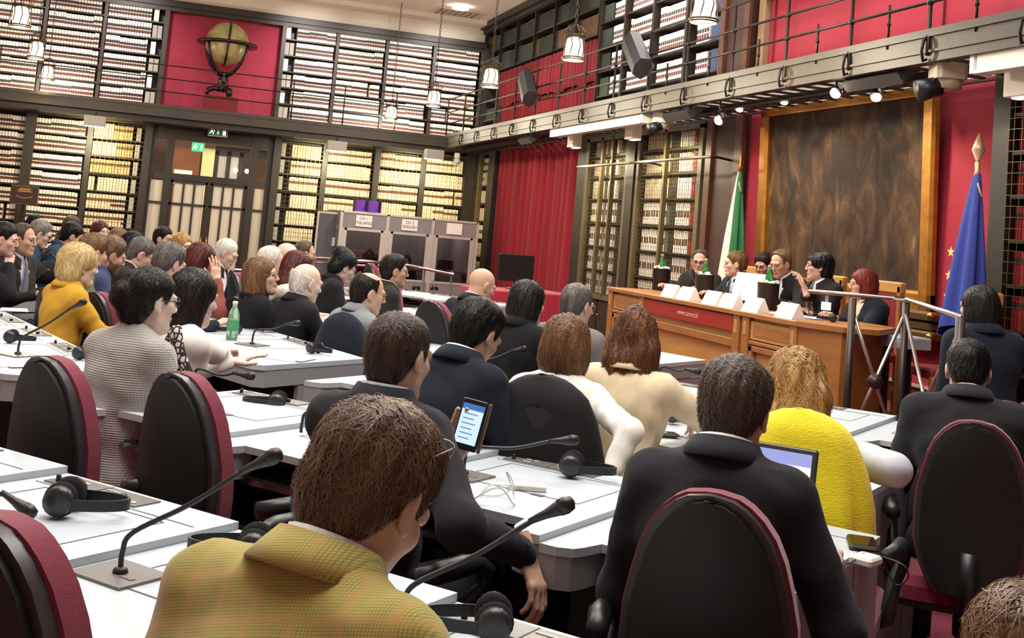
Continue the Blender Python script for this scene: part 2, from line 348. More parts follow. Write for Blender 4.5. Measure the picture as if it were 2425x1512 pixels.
# --- back wall, upper
ZU = [3.32+.318*k for k in range(6)]
UL = [(-4.1, -3.05), (-3.05, -2.03), (-2.03, -1.0), (-1.0, 0.08)]
UR = [(2.30, 3.36), (3.36, 4.36), (4.36, 5.34), (5.34, 6.33)]
for k, (a, b) in enumerate(UL): bookcase('bookcase', 'upper back-wall bookcase of pale volumes, %s to the left of the globe' % ords[3-k], 'b', a, b, YC, ZU, 5.20, group='upper bookcases on the back wall')
for k, (a, b) in enumerate(UR): bookcase('bookcase', 'upper back-wall bookcase of pale volumes, %s to the right of the globe' % ords[k], 'b', a, b, YC, ZU, 5.20, group='upper bookcases on the back wall')
for i, z in enumerate(ZU):
    for k, (a, b) in enumerate(UL+UR):
        if k == 3: fill(Tback(YC), a+.03, b-.24, z, .285, 'law2'); fill(Tback(YC), b-.24, b-.03, z, .26, 'white' if i % 2 else 'box', wid=(.1, .1))
        elif k == 4: fill(Tback(YC), a+.03, a+.24, z, .26, 'white' if i % 2 else 'box', wid=(.1, .1)); fill(Tback(YC), a+.25, b-.03, z, .285, 'law2')
        else: fill(Tback(YC), a+.03, b-.03, z, .285, ['law', 'law2', 'law'] if k < 4 else ['law2', 'law'])
# --- back wall, lower
ZL = [-0.3, .02, .34, .66, 0.98, 1.30, 1.63, 1.96, 2.29, 2.61]
LL = [(-4.2, -3.12), (-3.12, -2.06), (-2.06, -1.03), (-1.03, 0.02)]
LR = [(2.42, 3.34), (3.34, 4.37), (4.37, 5.33), (5.33, 6.24)]
for k, (a, b) in enumerate(LL): bookcase('bookcase', 'lower back-wall bookcase of old bound volumes, %s to the left of the glazed doors' % ords[3-k], 'b', a, b, YC, ZL, 2.92, sw=.05, group='lower bookcases on the back wall')
for k, (a, b) in enumerate(LR): bookcase('bookcase', 'lower back-wall bookcase of vellum volumes, %s to the right of the glazed doors' % ords[k], 'b', a, b, YC, ZL, 2.92, sw=.05, group='lower bookcases on the back wall')
for i, z in enumerate(ZL):
    if z < 0.3: continue
    for k, (a, b) in enumerate(LL+LR):
        T = Tback(YC); h = .285
        if k < 3: fill(T, a+.05, b-.05, z, h, ['law', 'law2'])
        elif k == 3: fill(T, a+.05, b-.25, z, h, ['tan', 'vel', 'tan0'] if i > 5 else ['velr', 'velb', 'law']); fill(T, b-.25, b-.05, z, .27, 'box')
        elif k == 4: fill(T, a+.05, a+.25, z, .27, 'box'); fill(T, a+.26, b-.05, z, h, ['vel', 'velb', 'vel'])
        else: fill(T, a+.05, b-.05, z, h, [['vel', 'vel'], ['velb', 'velr', 'vel'], ['velb', 'vel'], ['velr']][i % 4])
# wire doors over the end columns
wire = M('wire', '#6d6046', 0.4, 0.7)
def grille(parent, T, u0, u1, z0, z1, st, v=-0.03, r=0.0022, name='wire_grille'):
    m = MB(); L = Vector(parent.location)
    def seg(p, q):
        p, q = Vector(p)-L, Vector(q)-L; m.box(min(p.x, q.x)-r, max(p.x, q.x)+r, min(p.y, q.y)-r, max(p.y, q.y)+r, min(p.z, q.z)-r, max(p.z, q.z)+r)
    for k in range(1, int((u1-u0)/st)+1): seg(T(u0+k*st, v, z0), T(u0+k*st, v, z1))
    for k in range(1, int((z1-z0)/st)+1): seg(T(u0, v, z0+k*st), T(u1, v, z0+k*st))
    o = m.build(name, wire, parent); o['kind'] = 'stuff'; return o
BC = [o for o in bpy.data.objects if o.name.startswith('bookcase') and o.parent is None]
for t, (a, b) in zip(BC[8:], LL+LR):
    if a > -1.1: grille(t, Tback(YC), a+.05, b-.05, .3, 2.9, .085)
# pilasters and the mullion strips of the lower back wall
for k, (x, w) in enumerate(((-2.06, .09), (0.0, .07), (2.40, .07), (4.37, .06), (6.26, .08))):
    struct(MB().box(x-w, x+w, YC-0.07, YC+0.05, -0.35, 3.0).build('trim_10', WOOD))
struct(MB().box(6.3, XC+.3, YC-.3, YC+.3, -0.35, 5.2).build('trim_11', WOOD))
# --- right wall, upper
bookcase('bookcase', 'long dark upper shelf of black and green volumes above the red pelmets', 'r', 16.55, 22.95, XC, [4.68, 5.12], 5.52)
for k in range(6): fill(Tright(XC), 16.6+k*1.06, 17.62+k*1.06, 4.68, .36, ['dark', 'green', 'brown', 'dark'], wid=(.05, .07)); fill(Tright(XC), 16.6+k*1.06, 17.62+k*1.06, 5.12, .34, ['dark', 'dark', 'green'], wid=(.04, .07))
up = MB()
for k in range(1, 6): up.box(XC-.02, XC+.3, 16.55+k*1.06-.03, 16.55+k*1.06-.005, 4.65, 5.52)
struct(up.build('trim_12', WOOD))
ZR = [3.30, 3.68, 4.06, 4.44, 4.82, 5.18]
for k, (a, b) in enumerate(((12.45, 13.45), (13.45, 14.5), (14.5, 15.5), (15.5, 16.5))):
    bookcase('bookcase', 'upper right-wall bookcase of white volumes behind the railing, %s from the brown panel' % ords[k], 'r', a, b, XC, ZR, 5.52, group='upper bookcases on the right wall')
    for i, z in enumerate(ZR):
        if i == 5: fill(Tright(XC), a+.03, b-.03, z, .30, ['dark', 'green'], wid=(.05, .07)); continue
        if k == 0: fill(Tright(XC), a+.03, a+.40, z, .30, 'blue', wid=(.06, .07)); fill(Tright(XC), a+.42, b-.2, z, .29, 'law2', wid=(.06, .07))
        elif k == 3: fill(Tright(XC), b-.42, b-.03, z, .30, ['dark', 'green'], wid=(.06, .07)); fill(Tright(XC), a+.03, b-.45, z, .28, 'law2', wid=(.06, .07))
        else: fill(Tright(XC), a+.03, b-.1, z, .29, ['law2', 'law'], wid=(.06, .07))
t = thing('corner_cupboard', 'grey painted cupboard with a few green volumes in the upper corner', 'cupboard', (XC+.1, 22.3, 3.24))
MB().box(-.12, .3, -.55, -.5, 0, 1.2).box(-.12, .3, .5, .55, 0, 1.2).box(-.12, .3, -.55, .55, 1.2, 1.25).build('carcass', M('slate_grey', '#54534c', .6), t)
for z in (0.02, .45, .85): MB().box(-.1, .28, -.5, .5, z, z+.03).build('shelf', MATS['slate_grey'], t)
fill(Tright(XC), 22.0, 22.6, 3.72, .25, 'green', wid=(.06, .07))
# --- right wall, lower: the wire-fronted cabinet whose volumes are things of their own
cab = bookcase('bookcase', 'tall wire-fronted bookcase with cream volumes behind the left end of the dais table', 'r', 12.62, 16.5, XC, [.75, 1.09, 1.43, 1.78, 2.12, 2.46, 2.77], 3.02, sw=.05)
L = Vector(cab.location)
GOLD = M('olive_stile', '#5d5138', .45, var=.2)
def cb(n, y0, y1, z0, z1, m=GOLD, x0=-.06, x1=0.0): return MB().box(XC+x0-L.x, XC+x1-L.x, y0-L.y, y1-L.y, z0-L.z, z1-L.z).build(n, m, cab)
for y, w in ((16.44, .05), (15.88, .03), (15.48, .02), (14.93, .045), (14.55, .045), (13.71, .03), (12.70, .05)): cb('stile', y-w, y+w, .72, 3.02)
cb('divider', 14.62, 14.86, .0, 3.1, WOOD, -.08, .02)
for z in (.70, 3.0): cb('door_rail', 12.65, 16.5, z-.03, z+.04)
for k, (y0, y1) in enumerate(((12.66, 13.6), (13.64, 14.55), (14.92, 15.66), (15.7, 16.46))):
    d = MB().bbox(XC-.03-L.x, XC+.02-L.x, y0-L.y, y1-L.y, .02-L.z, .66-L.z, .008).build('door', WOOD, cab)
    MB().ball((XC-.045-L.x, (y1-.06 if k % 2 == 0 else y0+.06)-L.y, .45-L.z), .018, 8, 6).build('knob', BRASS, d)
grille(cab, Tright(XC), 12.75, 14.52, .76, 2.98, .052); grille(cab, Tright(XC), 14.96, 16.40, .76, 2.98, .052)
t = thing('ladder_rail', 'pale horizontal pole on black brackets before the wire-fronted bookcase', 'rail', (6.02, 13.8, 2.55))
for a, b in ((11.8-13.8, 14.05-13.8), (13.75-13.8, 16.0-13.8)): MB().tube([(0, a, 0), (0, b, 0)], .018, 8).build('pole', M('pale_steel', '#a79d86', .35, .7), t)
for y in (12.0-13.8, 13.9-13.8): MB().tube([(.38, y, .0), (.2, y, .02), (0, y, 0)], .014, 6).build('bracket', IRON, t)
def one_book(sty, w=.075, h=.27, d=.2):
    m = MB(); book(m, lambda u, v, z: (v, u, z), -w/2, w, 0, h, d, sty); return m.mesh('book', BK)
BM = {s: one_book(s) for s in ('cab', 'vel', 'red', 'dark', 'tan0', 'white')}
cells = [('left-hand', 15.90, 16.41), ('second', 14.99, 15.86), ('third', 13.75, 14.5), ('right-hand', 12.76, 13.69)]
rows = ['bottom', 'second', 'third', 'fourth', 'fifth', 'sixth', 'top']
nb = 0
def put_book(sty, y, z, label, group, x=XC+.05, sc=(1, 1, 1)):
    global nb
    o = obj('book', BM[sty], None, (x, y, z)); o.scale = sc; tag(o, label, 'book', group); nb += 1
for r, z in enumerate([.75, 1.09, 1.43, 1.78, 2.12, 2.46, 2.77]):
    hs = (.29, .29, .29, .29, .27, .24, .21)[r]/.27
    for cn, a, b in cells:
        y = a+.04; k = 0
        while y < b-.02:
            sty = 'cab' if r < 4 else ('vel' if cn in ('third', 'left-hand') else 'white'); nm = 'cream'
            if cn == 'right-hand' and y < a+.30: sty, nm = 'red', 'red'
            elif (cn == 'right-hand' and y > b-.16) or (cn == 'second' and .28 < y-a < .40): sty, nm = 'dark', 'dark'
            put_book(sty, y, z, '%s bound volume on the %s shelf of the wire-fronted bookcase, %s column' % (nm, rows[r], cn), '%s volumes, %s shelf, %s column of the wire-fronted bookcase' % (nm, rows[r], cn), sc=(1, random.uniform(.93, 1.02), hs*random.uniform(.95, 1.0)))
            y += .083
# --- right wall, near: red volumes
nc = bookcase('bookcase', 'dark wire-fronted bookcase of red volumes at the right edge beyond the blue flag', 'r', 5.0, 7.46, XC-.06, [.78, 1.10, 1.44, 1.78, 2.12, 2.46, 2.76], 3.04, sw=.05)
grille(nc, Tright(XC-.06), 5.05, 7.42, .76, 3.0, .085)
for r, z in enumerate([1.10, 1.44, 1.78, 2.12, 2.46, 2.76]):
    y = 7.36; k = 0
    while y > 6.75:
        put_book('red', y, z, 'red bound volume on the %s shelf of the dark bookcase beyond the blue flag' % ords[r], 'red volumes, %s shelf beyond the blue flag' % ords[r], XC+.0, (1, 1.0, (.26 if r < 5 else .22)/.27)); y -= .078
    fill(Tright(XC-.06), 5.1, 6.7, z, .27, 'red', wid=(.075, .078))
# corner cabinet on the right wall beyond the curtain
cc = bookcase('bookcase', 'narrow wire-fronted corner bookcase seen edge-on beside the black pilaster', 'r', 21.78, 22.85, XC-.02, [.66, 1.0, 1.35, 1.7, 2.05, 2.4, 2.7], 3.0, sw=.05)
for z in (.66, 1.0, 1.35, 1.7, 2.05, 2.4, 2.7): fill(Tright(XC-.02), 21.85, 22.8, z, .27, ['cab', 'vel'], wid=(.06, .07))
grille(cc, Tright(XC-.02), 21.83, 22.8, .66, 2.95, .09)
struct(MB().box(XC-.08, XC, 22.28, 22.36, .6, 3.0).build('trim_13', GOLD))
o = stuff.build('shelved_books', BK); tag(o, 'rows of pale and dark bound volumes filling the upper and back-wall bookcases', 'books', None, 'stuff')
print('books', nb, 'stuff faces', len(stuff.f))
# ================================================================== back wall: alcove, globe, doors, corridor
struct(MB().box(0.10, 2.30, YC+0.14, YC+0.20, 3.24, 5.22).build('wall_back', M('rose_red_wall', '#a23148', .85, var=.1, vscale=14)))
for k, (x0, x1) in enumerate(((0.06, 0.14), (2.26, 2.34))): struct(MB().box(x0, x1, YC-0.06, YC+0.06, 3.24, 5.22).build('trim_14', WOOD))
t = thing('globe_plinth', 'dark red square plinth under the antique globe', 'plinth', (1.22, 22.45, 3.21)); MB().bbox(-.30, .30, -.24, .24, 0, .36, .01).build('block', DKRED, t)
g = thing('globe', 'antique parchment globe on a dark carved tripod stand in the red alcove', 'globe', (1.22, 22.40, 3.57))
PARCH = M('parchment', '#c2b27c', .35, var=.35, vscale=5, col2='#8b8a5a')
DW = M('ebony', '#1f130f', .25)
MB().ball((0, 0, 1.02), .40, 32, 20).build('sphere', PARCH, g)
m = MB(); m.lathe([(.42, .98), (.56, .98), (.56, 1.03), (.42, 1.03), (.42, .98)], 40); m.build('horizon_ring', DW, g)
m = MB(); R = .425
m.tube([(R*math.cos(a)*.0+R*math.sin(a)*.05, -R*math.cos(a), 1.02+R*math.sin(a)) for a in [k*PI/20 for k in range(41)]], .02, 6); m.build('meridian_ring', DW, g)
for k in range(4):
    a = PI/4+k*PI/2; MB().tube([(.50*math.cos(a)*s, .50*math.sin(a)*s, z) for s, z in ((1, 1.0), (.93, .82), (.72, .62), (.40, .47), (.10, .40))], [.025, .028, .032, .036, .04], 8).build('cradle_arm', DW, g)
MB().lathe([(.05, .12), (.075, .16), (.05, .20), (.09, .27), (.10, .33), (.06, .40), (.09, .44), (.03, .47)], 16).build('baluster', DW, g)
for k in range(3):
    a = -PI/2+k*2*PI/3+.5; MB().tube([(s*math.cos(a), s*math.sin(a), z) for s, z in ((.03, .14), (.14, .16), (.25, .12), (.28, .05), (.24, .03))], [.05, .05, .05, .05, .03], 8).build('foot', DW, g)
# doors
FROST = bpy.data.materials.new('frosted_glass'); FROST.use_nodes = True; nt = FROST.node_tree; nt.nodes.remove(nt.nodes['Principled BSDF'])
a = nt.nodes.new('ShaderNodeBsdfTranslucent'); a.inputs[0].default_value = (0.86, 0.80, 0.70, 1); b = nt.nodes.new('ShaderNodeBsdfPrincipled'); b.inputs['Base Color'].default_value = (0.75, 0.70, 0.62, 1); b.inputs['Roughness'].default_value = .4
mx = nt.nodes.new('ShaderNodeMixShader'); mx.inputs[0].default_value = .3; nt.links.new(a.outputs[0], mx.inputs[1]); nt.links.new(b.outputs[0], mx.inputs[2]); nt.links.new(mx.outputs[0], nt.nodes['Material Output'].inputs[0])
def glass(name, tint, refl=.08, rough=.02):
    m = bpy.data.materials.new(name); m.use_nodes = True; nt = m.node_tree; nt.nodes.remove(nt.nodes['Principled BSDF'])
    a = nt.nodes.new('ShaderNodeBsdfTransparent'); a.inputs[0].default_value = (*tint, 1); b = nt.nodes.new('ShaderNodeBsdfGlossy'); b.inputs['Roughness'].default_value = rough
    x = nt.nodes.new('ShaderNodeMixShader'); x.inputs[0].default_value = refl; nt.links.new(a.outputs[0], x.inputs[1]); nt.links.new(b.outputs[0], x.inputs[2]); nt.links.new(x.outputs[0], nt.nodes['Material Output'].inputs[0]); return m
CLEAR = glass('clear_glass', (.95, .96, .95), .06); TINT = glass('tinted_glass', (.72, .69, .69), .06)
dr = thing('door_1', 'dark wooden double doors with frosted panes and clear upper lights', 'door', (1.2, 23.0, -.35)); dr['kind'] = 'structure'; DZ = .35
def dpart(n, x0, x1, z0, z1, m=WOOD, y0=-.04, y1=.04): return MB().box(x0-1.2, x1-1.2, y0, y1, z0+DZ, z1+DZ).build(n, m, dr)
for x0, x1 in ((0.0, .13), (.35, .49), (1.91, 2.05), (2.24, 2.38)): dpart('post', x0, x1, -.35, 2.98, WOOD, -.07, .06)
dpart('transom', .0, 2.38, 1.96, 2.08, WOOD, -.06, .05); dpart('head', 0, 2.38, 2.72, 2.98, WOOD, -.06, .05); dpart('sill', 0, 2.38, -.35, -.2)
for lx0, lx1 in ((.49, 1.18), (1.22, 1.91)):
    lf = dpart('door_leaf', lx0, lx0+.05, -.3, 1.96)
    m = MB()
    for x0, x1, z0, z1 in ((lx1-.05, lx1, -.3, 1.96), (lx0, lx1, 1.91, 1.96), (lx0, lx1, 1.49, 1.53), (lx0, lx1, -.3, -.1)): m.box(x0-1.2, x1-1.2, -.04, .04, z0+DZ, z1+DZ)
    w = (lx1-lx0-.10)/3
    for k in (1, 2): m.box(lx0+.05+k*w-.018-1.2, lx0+.05+k*w+.018-1.2, -.03, .03, -.1+DZ, 1.91+DZ)
    m.build('glazing_bar', WOOD, lf)
    for k in range(3):
        for z0, z1 in ((1.53, 1.91), (-.1, 1.49)): MB().box(lx0+.05+k*w+.018-1.2, lx0+.05+(k+1)*w-.018-1.2, -.008, .008, z0+DZ, z1+DZ).build('pane', FROST, lf)
    MB().tube([((1.15 if lx0 < 1 else 1.25)-1.2, -.08, 1.0), ((1.15 if lx0 < 1 else 1.25)-1.2, -.08, 1.3)], .012, 8).build('pull_handle', BRASS, lf)
dpart('centre_stile', 1.17, 1.23, -.3, 1.96, WOOD, -.05, .05)
for x0, x1 in ((.13, .35), (2.05, 2.24)):
    for z0, z1, mt in ((1.53, 1.93, FROST), (-.15, 1.49, FROST), (2.08, 2.72, CLEAR)): dpart('pane', x0, x1, z0, z1, mt, -.008, .008)
    dpart('glazing_bar', x0, x1, 1.49, 1.53)
dpart('pane', .49, 1.91, 2.08, 2.72, CLEAR, -.008, .008)
# corridor beyond the doors
CW = M('corridor_wall', '#d9cfbd', .8)
struct(MB().box(-1.5, 4.2, 27.0, 27.1, -.35, 3.4).build('wall_corridor', M('corridor_wood', '#6e3f25', .5, var=.3, vscale=2, stretch=(1, 1, 5))))
struct(MB().box(-1.5, 4.2, YW+.15, 27, -.45, -.35).build('floor', M('corridor_floor', '#8c7a66', .4)))
struct(MB().box(-1.5, 4.2, YW+.15, 27, 3.4, 3.5).build('ceiling', CW))
struct(MB().box(-1.6, -1.5, YW+.15, 27, -.35, 3.4).build('wall_corridor', CW)); struct(MB().box(4.2, 4.3, YW+.15, 27, -.35, 3.4).build('wall_corridor', CW))
struct(MB().box(-.3, 3.0, 25.9, 26.1, 2.90, 2.99).build('trim_15', M('cream_trim', '#e6ddcc', .6)))
t = thing('corridor_screen', 'brown timber screen with a pale doorway seen through the upper lights', 'screen', (1.4, 26.2, -.35))
MB().box(-1.0, -.28, 0, .1, 0, 3.1).build('panel', M('chestnut', '#8a4a24', .45, var=.2), t); MB().box(-.24, 0.02, 0, .1, 0, 3.12).build('pale_panel', M('lemon_paint', '#efe09a', .6), t)
MB().box(-.80, -.42, -.05, 0, 2.3, 2.60).build('notice_board', M('paper_white', '#f0eee9', .6), t)
for x in (.02, .28, .55): MB().box(x, x+.09, 0, .1, 0, 3.1).build('post', WOOD, t)
MB().box(.02, 1.3, 0, .1, 3.0, 3.2).build('head', WOOD, t)
for x in (.11, .37): MB().box(x, x+.17, .03, .05, 2.0, 3.0).build('pane', M('greyish_pane', '#b8b0a2', .4), t)
for x in (1.88, 2.12): tag(MB().ball((x, 26.0, 2.35), .05, 10, 8).build('wall_lamp', M('corridor_bulb', '#fff2d8', emit=9)), 'small round corridor lamp glowing beyond the upper lights, %s' % ('left one' if x < 2 else 'right one'), 'lamp')
lamp('AREA', 'corridor_luminaire', (1.2, 25.0, 3.35), 85, (1, .93, .82), 3.0, 1.0)
lamp('AREA', 'corridor_side_light', (4.1, 25.6, 1.6), 60, (.95, .98, 1), 2.4, 1.8, to=(0, 25.4, 1.5))  # cool area light facing across the corridor; no window is built there
# exit signs
GREEN = M('exit_green', '#2f6a3c', .4, emit=.25); GLOW = M('sign_white', '#eef2e6', .4, emit=.9)
def running_man(m, s, ox, oz, y):
    def st(pts, w):
        for (a, b), (c, d) in zip(pts, pts[1:]):
            dx, dz = c-a, d-b; L = math.hypot(dx, dz)+1e-6; px, pz = -dz/L*w, dx/L*w
            m.add([(ox+s*(a+px), y, oz+s*(b+pz)), (ox+s*(a-px), y, oz+s*(b-pz)), (ox+s*(c-px), y, oz+s*(d-pz)), (ox+s*(c+px), y, oz+s*(d+pz))], [(0, 1, 2, 3)])
    st([(.02, .35), (-.05, .05), (-.30, .02)], .07); st([(-.05, .08), (.18, -.10), (.10, -.40)], .07); st([(0, .3), (.25, .22), (.33, .05)], .05); st([(-.02, .32), (-.25, .25)], .05); st([(-.05, .08), (-.18, -.2), (-.42, -.25)], .06)
    m.add([(ox+s*(.10+.10*math.cos(k*PI/4)), y, oz+s*(.48+.10*math.sin(k*PI/4))) for k in range(8)], [tuple(range(8))])
def arrow(m, s, ox, oz, y):
    m.add([(ox-.05*s, y, oz+.4*s), (ox-.05*s, y, oz-.1*s), (ox+.05*s, y, oz-.1*s), (ox+.05*s, y, oz+.4*s)], [(0, 1, 2, 3)]); m.add([(ox-.22*s, y, oz-.05*s), (ox, y, oz-.38*s), (ox+.22*s, y, oz-.05*s), (ox, y, oz-.2*s)], [(0, 1, 2, 3)])
t = thing('exit_sign', 'green emergency exit sign with running man and down arrow above the doors', 'sign', (1.24, 22.70, 2.84))
MB().bbox(-.20, .20, -.07, .06, .17, .27, .03).box(-.18, .18, -.05, .05, .0, .18).build('housing', WHITEP, t)
MB().box(-.17, .17, -.056, -.051, .015, .165).build('face', GREEN, t)
m = MB(); running_man(m, .13, -.105, .085, -.059); arrow(m, .15, .0, .09, -.059); m.box(.085, .145, -.060, -.058, .03, .15); m.build('pictogram', GLOW, t)
t = thing('exit_sign', 'small green exit sign hanging in the corridor beyond the doors', 'sign', (1.03, 25.8, 2.66))
MB().tube([(0, .02, .18), (0, .02, .74)], .008, 6).build('stem', IRON, t)
MB().box(-.13, .13, -.02, .02, 0, .19).build('face', M('exit_green_bright', '#1f9a5c', .4, emit=.7), t)
m = MB(); running_man(m, .13, -.06, .085, -.024); m.box(.05, .09, -.026, -.024, .03, .15); m.build('pictogram', GLOW, t)
# poster on a stand
p = aty(58, 460, 21.3); t = thing('notice_poster', 'dark brown notice on a pole with gold lettering before the left bookcases', 'notice', (p[0], 21.3, -.35))
MB().tube([(0, .02, 0), (0, .02, 1.7)], .02, 8).lathe([(.18, 0), (.18, .02), (.03, .04)], 16).build('pole', IRON, t)
MB().box(-.215, .215, -.02, .01, 1.64, 1.93).build('board', M('brown_print', '#3c1e14', .5, var=.3, vscale=12), t); MB().box(-.22, .22, -.012, .015, 1.63, 1.94).build('frame', M('rose_edge', '#8d6a5c', .5), t)
GOLDP = M('gold_print', '#c9a637', .5)
MB().box(-.08, .10, -.023, -.021, 1.885, 1.897).box(-.10, .09, -.023, -.021, 1.862, 1.874).box(-.11, .12, -.023, -.021, 1.838, 1.850).build('lettering', GOLDP, t)
m = MB(); m.tube([(x, -.024, 1.79-.06*math.cos(x*9)) for x in [-.13+k*.026 for k in range(11)]], .011, 5); m.build('emblem', M('copper_print', '#a5724c', .5), t)
# ================================================================== interpreters' booth
BY = 20.6
bo = thing('interpreter_booth', 'grey three-window interpreters\' booth with channel signs before the lower bookcases', 'booth', (4.65, BY, -.35))
PAN = M('booth_grey', '#8b868a', .6, var=.05, vscale=3); FR = M('booth_frame', '#c9c3bd', .4, .3)
X0, X1, Z1 = 3.40-4.65, 5.90-4.65, 2.00
MB().box(X0, X1, 0.02, 1.7, 1.97, 2.0).build('roof', PAN, bo); MB().box(X0, X1, 1.68, 1.7, 0, 1.97).build('back_panel', M('booth_inside', '#857d7c', .8), bo); MB().box(X1-.03, X1, 0, 1.7, 0, 1.97).build('side_panel', PAN, bo)
sp = MB().box(X0, X0+.03, 0, 1.7, 0, .85).box(X0, X0+.03, 0, 1.7, 1.72, 1.97).box(X0, X0+.03, 0, .3, .85, 1.72).box(X0, X0+.03, 1.3, 1.7, .85, 1.72).build('side_panel', PAN, bo)
MB().box(X0+.01, X0+.02, .3, 1.3, .85, 1.72).build('window_pane', TINT, sp)
MB().box(X0+.05, X1-.05, .15, .75, 1.02, 1.05).build('counter', M('counter', '#5b5552', .5), bo)
w = (X1-X0)/3
for k in range(3):
    a, b = X0+k*w, X0+(k+1)*w
    MB().box(a, b, 0, .03, 1.70, 1.97).build('upper_panel', PAN, bo); MB().box(a, b, 0, .03, 0, .83).build('lower_panel', PAN, bo)
    MB().box(a+.04, b-.04, .005, .015, .86, 1.67).build('window_pane', TINT, bo)
    f = MB()
    for q in ((a+.07, a+.11, .86, 1.70), (b-.11, b-.07, .86, 1.70), (a+.07, b-.07, 1.66, 1.70), (a+.07, b-.07, .83, .87)): f.box(q[0], q[1], -.01, .03, q[2], q[3])
    f.box(a, a+.07, 0, .03, .83, 1.70).box(b-.07, b, 0, .03, .83, 1.70); f.build('window_frame', FR, bo)
for x in [X0+k*w for k in range(4)]: MB().box(x-.025, x+.025, -.015, .04, 0, 1.99).build('post', FR, bo)
MB().box(X0, X1, -.015, .03, 1.965, 2.0).build('top_rail', FR, bo)
PAPER = M('paper', '#f2f0ec', .7); INK = M('ink', '#4a4848', .7)
for k, txt in enumerate(('CH. 1\nITALIANO', 'CH. 2\nENGLISH', '')):
    s = MB().box(-.145, .145, -.022, -.016, 1.74, 1.94).build('channel_sign', PAPER, bo, (X0+(k+.5)*w-.02, 0, 0))
    if txt: text_mesh(txt, .075, INK, s, Matrix.Translation((0, -.024, 1.845)) @ Matrix.Rotation(PI/2, 4, 'X'), sx=.85)
for k in range(3): lamp('POINT', 'booth_fill', (4.65+X0+(k+.5)*w, BY+1.2, 1.45), 5.5, (1, .95, .9), .1)  # added lights that brighten the booth interior behind the tinted glass
d = thing('booth_door', 'open dark grey booth door with pale frame left of the channel signs', 'door', (3.05, BY+.35, -.35))
MB().box(0, .32, 0, .03, 0, 1.92).build('leaf', M('slate_door', '#55535a', .6), d); MB().box(-.03, .0, -.01, .04, 0, 1.95).box(0, .32, -.01, .04, 1.92, 1.95).build('frame', FR, d); MB().box(.27, .32, -.02, 0, 1.35, 1.5).build('handle', WHITEP, d)
pb = thing('purple_box', 'small purple open-fronted box standing on top of the booth', 'box', (3.87, BY+.3, 1.655))
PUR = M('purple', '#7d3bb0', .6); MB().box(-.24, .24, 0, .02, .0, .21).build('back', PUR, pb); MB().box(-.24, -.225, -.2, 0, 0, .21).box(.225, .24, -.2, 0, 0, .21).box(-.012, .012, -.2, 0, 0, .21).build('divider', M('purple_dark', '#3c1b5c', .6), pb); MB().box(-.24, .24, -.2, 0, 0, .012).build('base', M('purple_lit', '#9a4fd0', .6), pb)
for x, lb in ((4.05, 'dark computer screen in front of the left interpreter'), (5.45, 'dark computer screen in the empty right booth window')):
    t = thing('monitor', lb, 'monitor', (x, BY+.35, .705)); MB().bbox(-.15, .15, -.015, .015, .03, .20, .01).build('screen', BLACKP, t); MB().lathe([(.07, 0), (.07, .01), (.015, .02), (.015, .1)], 12).build('stand', BLACKP, t)
# rail in front of the booth
hr = thing('handrail', 'steel handrail on thin posts before the interpreters\' booth', 'railing', (3.2, 16.6, 0))
MB().tube([(-.85, 0, .92), (.5, 0, .92)], .022, 8).tube([(.5, 0, .92), (.75, -.1, .89), (1.05, -.8, .86)], .022, 8).tube([(-.85, 0, .86), (.5, 0, .86)], .012, 8).build('rail', CHROME, hr)
for x, y in ((-.8, 0), (.5, 0), (.78, -.16), (1.03, -.75)): MB().tube([(x, y, -.35), (x, y, .9)], .014, 8).build('post', M('steel_post', '#5c574f', .4, .8), hr)
# ================================================================== fittings under and above the gallery
for px, py, nm in ((225, 287, 'first from the left'), (797, 346, 'just right of the glazed doors'), (1028, 366, 'near the wall corner')):
    p = aty(px, py, 21.65); t = thing('wall_washer', 'grey box floodlight under the back gallery, %s' % nm, 'light fixture', (p[0], 21.65, p[2]))
    MB().bbox(-.18, .18, -.10, .10, -.09, .09, .015).build('housing', M('washer_grey', '#a9a49b', .5), t); MB().box(-.16, .16, .0, .09, -.10, -.088).build('lamp_glass', M('warm_lamp', '#fff0c8', emit=14), t)
    MB().tube([(0, 0, .09), (0, 0, 3.0-p[2])], .015, 6).build('stem', IRON, t)
    lamp('SPOT', 'wall_washer_light', (p[0], 21.7, p[2]-.14), 190, (1, .86, .52), .06, to=(p[0], 23.0, 1.9), spot=150, blend=1)
p = aty(1083, 372, 21.7)
def cctv(name, label, loc, rz, m, lensm=BLACKP, s=1.0):
    t = thing(name, label, 'camera', loc, rz)
    MB().bbox(-.09*s, .09*s, -.08*s, .08*s, .10*s, .26*s, .015).build('mount', m, t); MB().bbox(-.11*s, .11*s, -.10*s, .10*s, -.04*s, .10*s, .03).lathe([(.09*s, -.10*s), (.10*s, -.02*s), (.08*s, .0)], 14).build('housing', m, t)
    MB().tube([(0, -.05*s, -.08*s), (0, -.19*s, -.13*s)], [.065*s, .075*s], 14).build('lens', lensm, t); return t
CAMW = M('camera_white', '#d8d2c6', .45)
cctv('security_camera', 'small pale camera under the gallery beside the right grey floodlight', (p[0], 21.7, p[2]-.08), -.4, CAMW, CAMW, .6)
p = atx(1570, 285, 5.75); cctv('dome_camera', 'white pan-tilt camera hanging beside the projection screen case', (5.75, p[1], p[2]), -1.2, CAMW, BLACKP, 1.0)
p = atx(2245, 170, 5.70); cctv('dome_camera', 'large beige pan-tilt camera hanging above the right end of the painting', (5.70, p[1], p[2]-.02), -1.9, M('camera_beige', '#b3a58c', .5), BLACKP, 1.15)
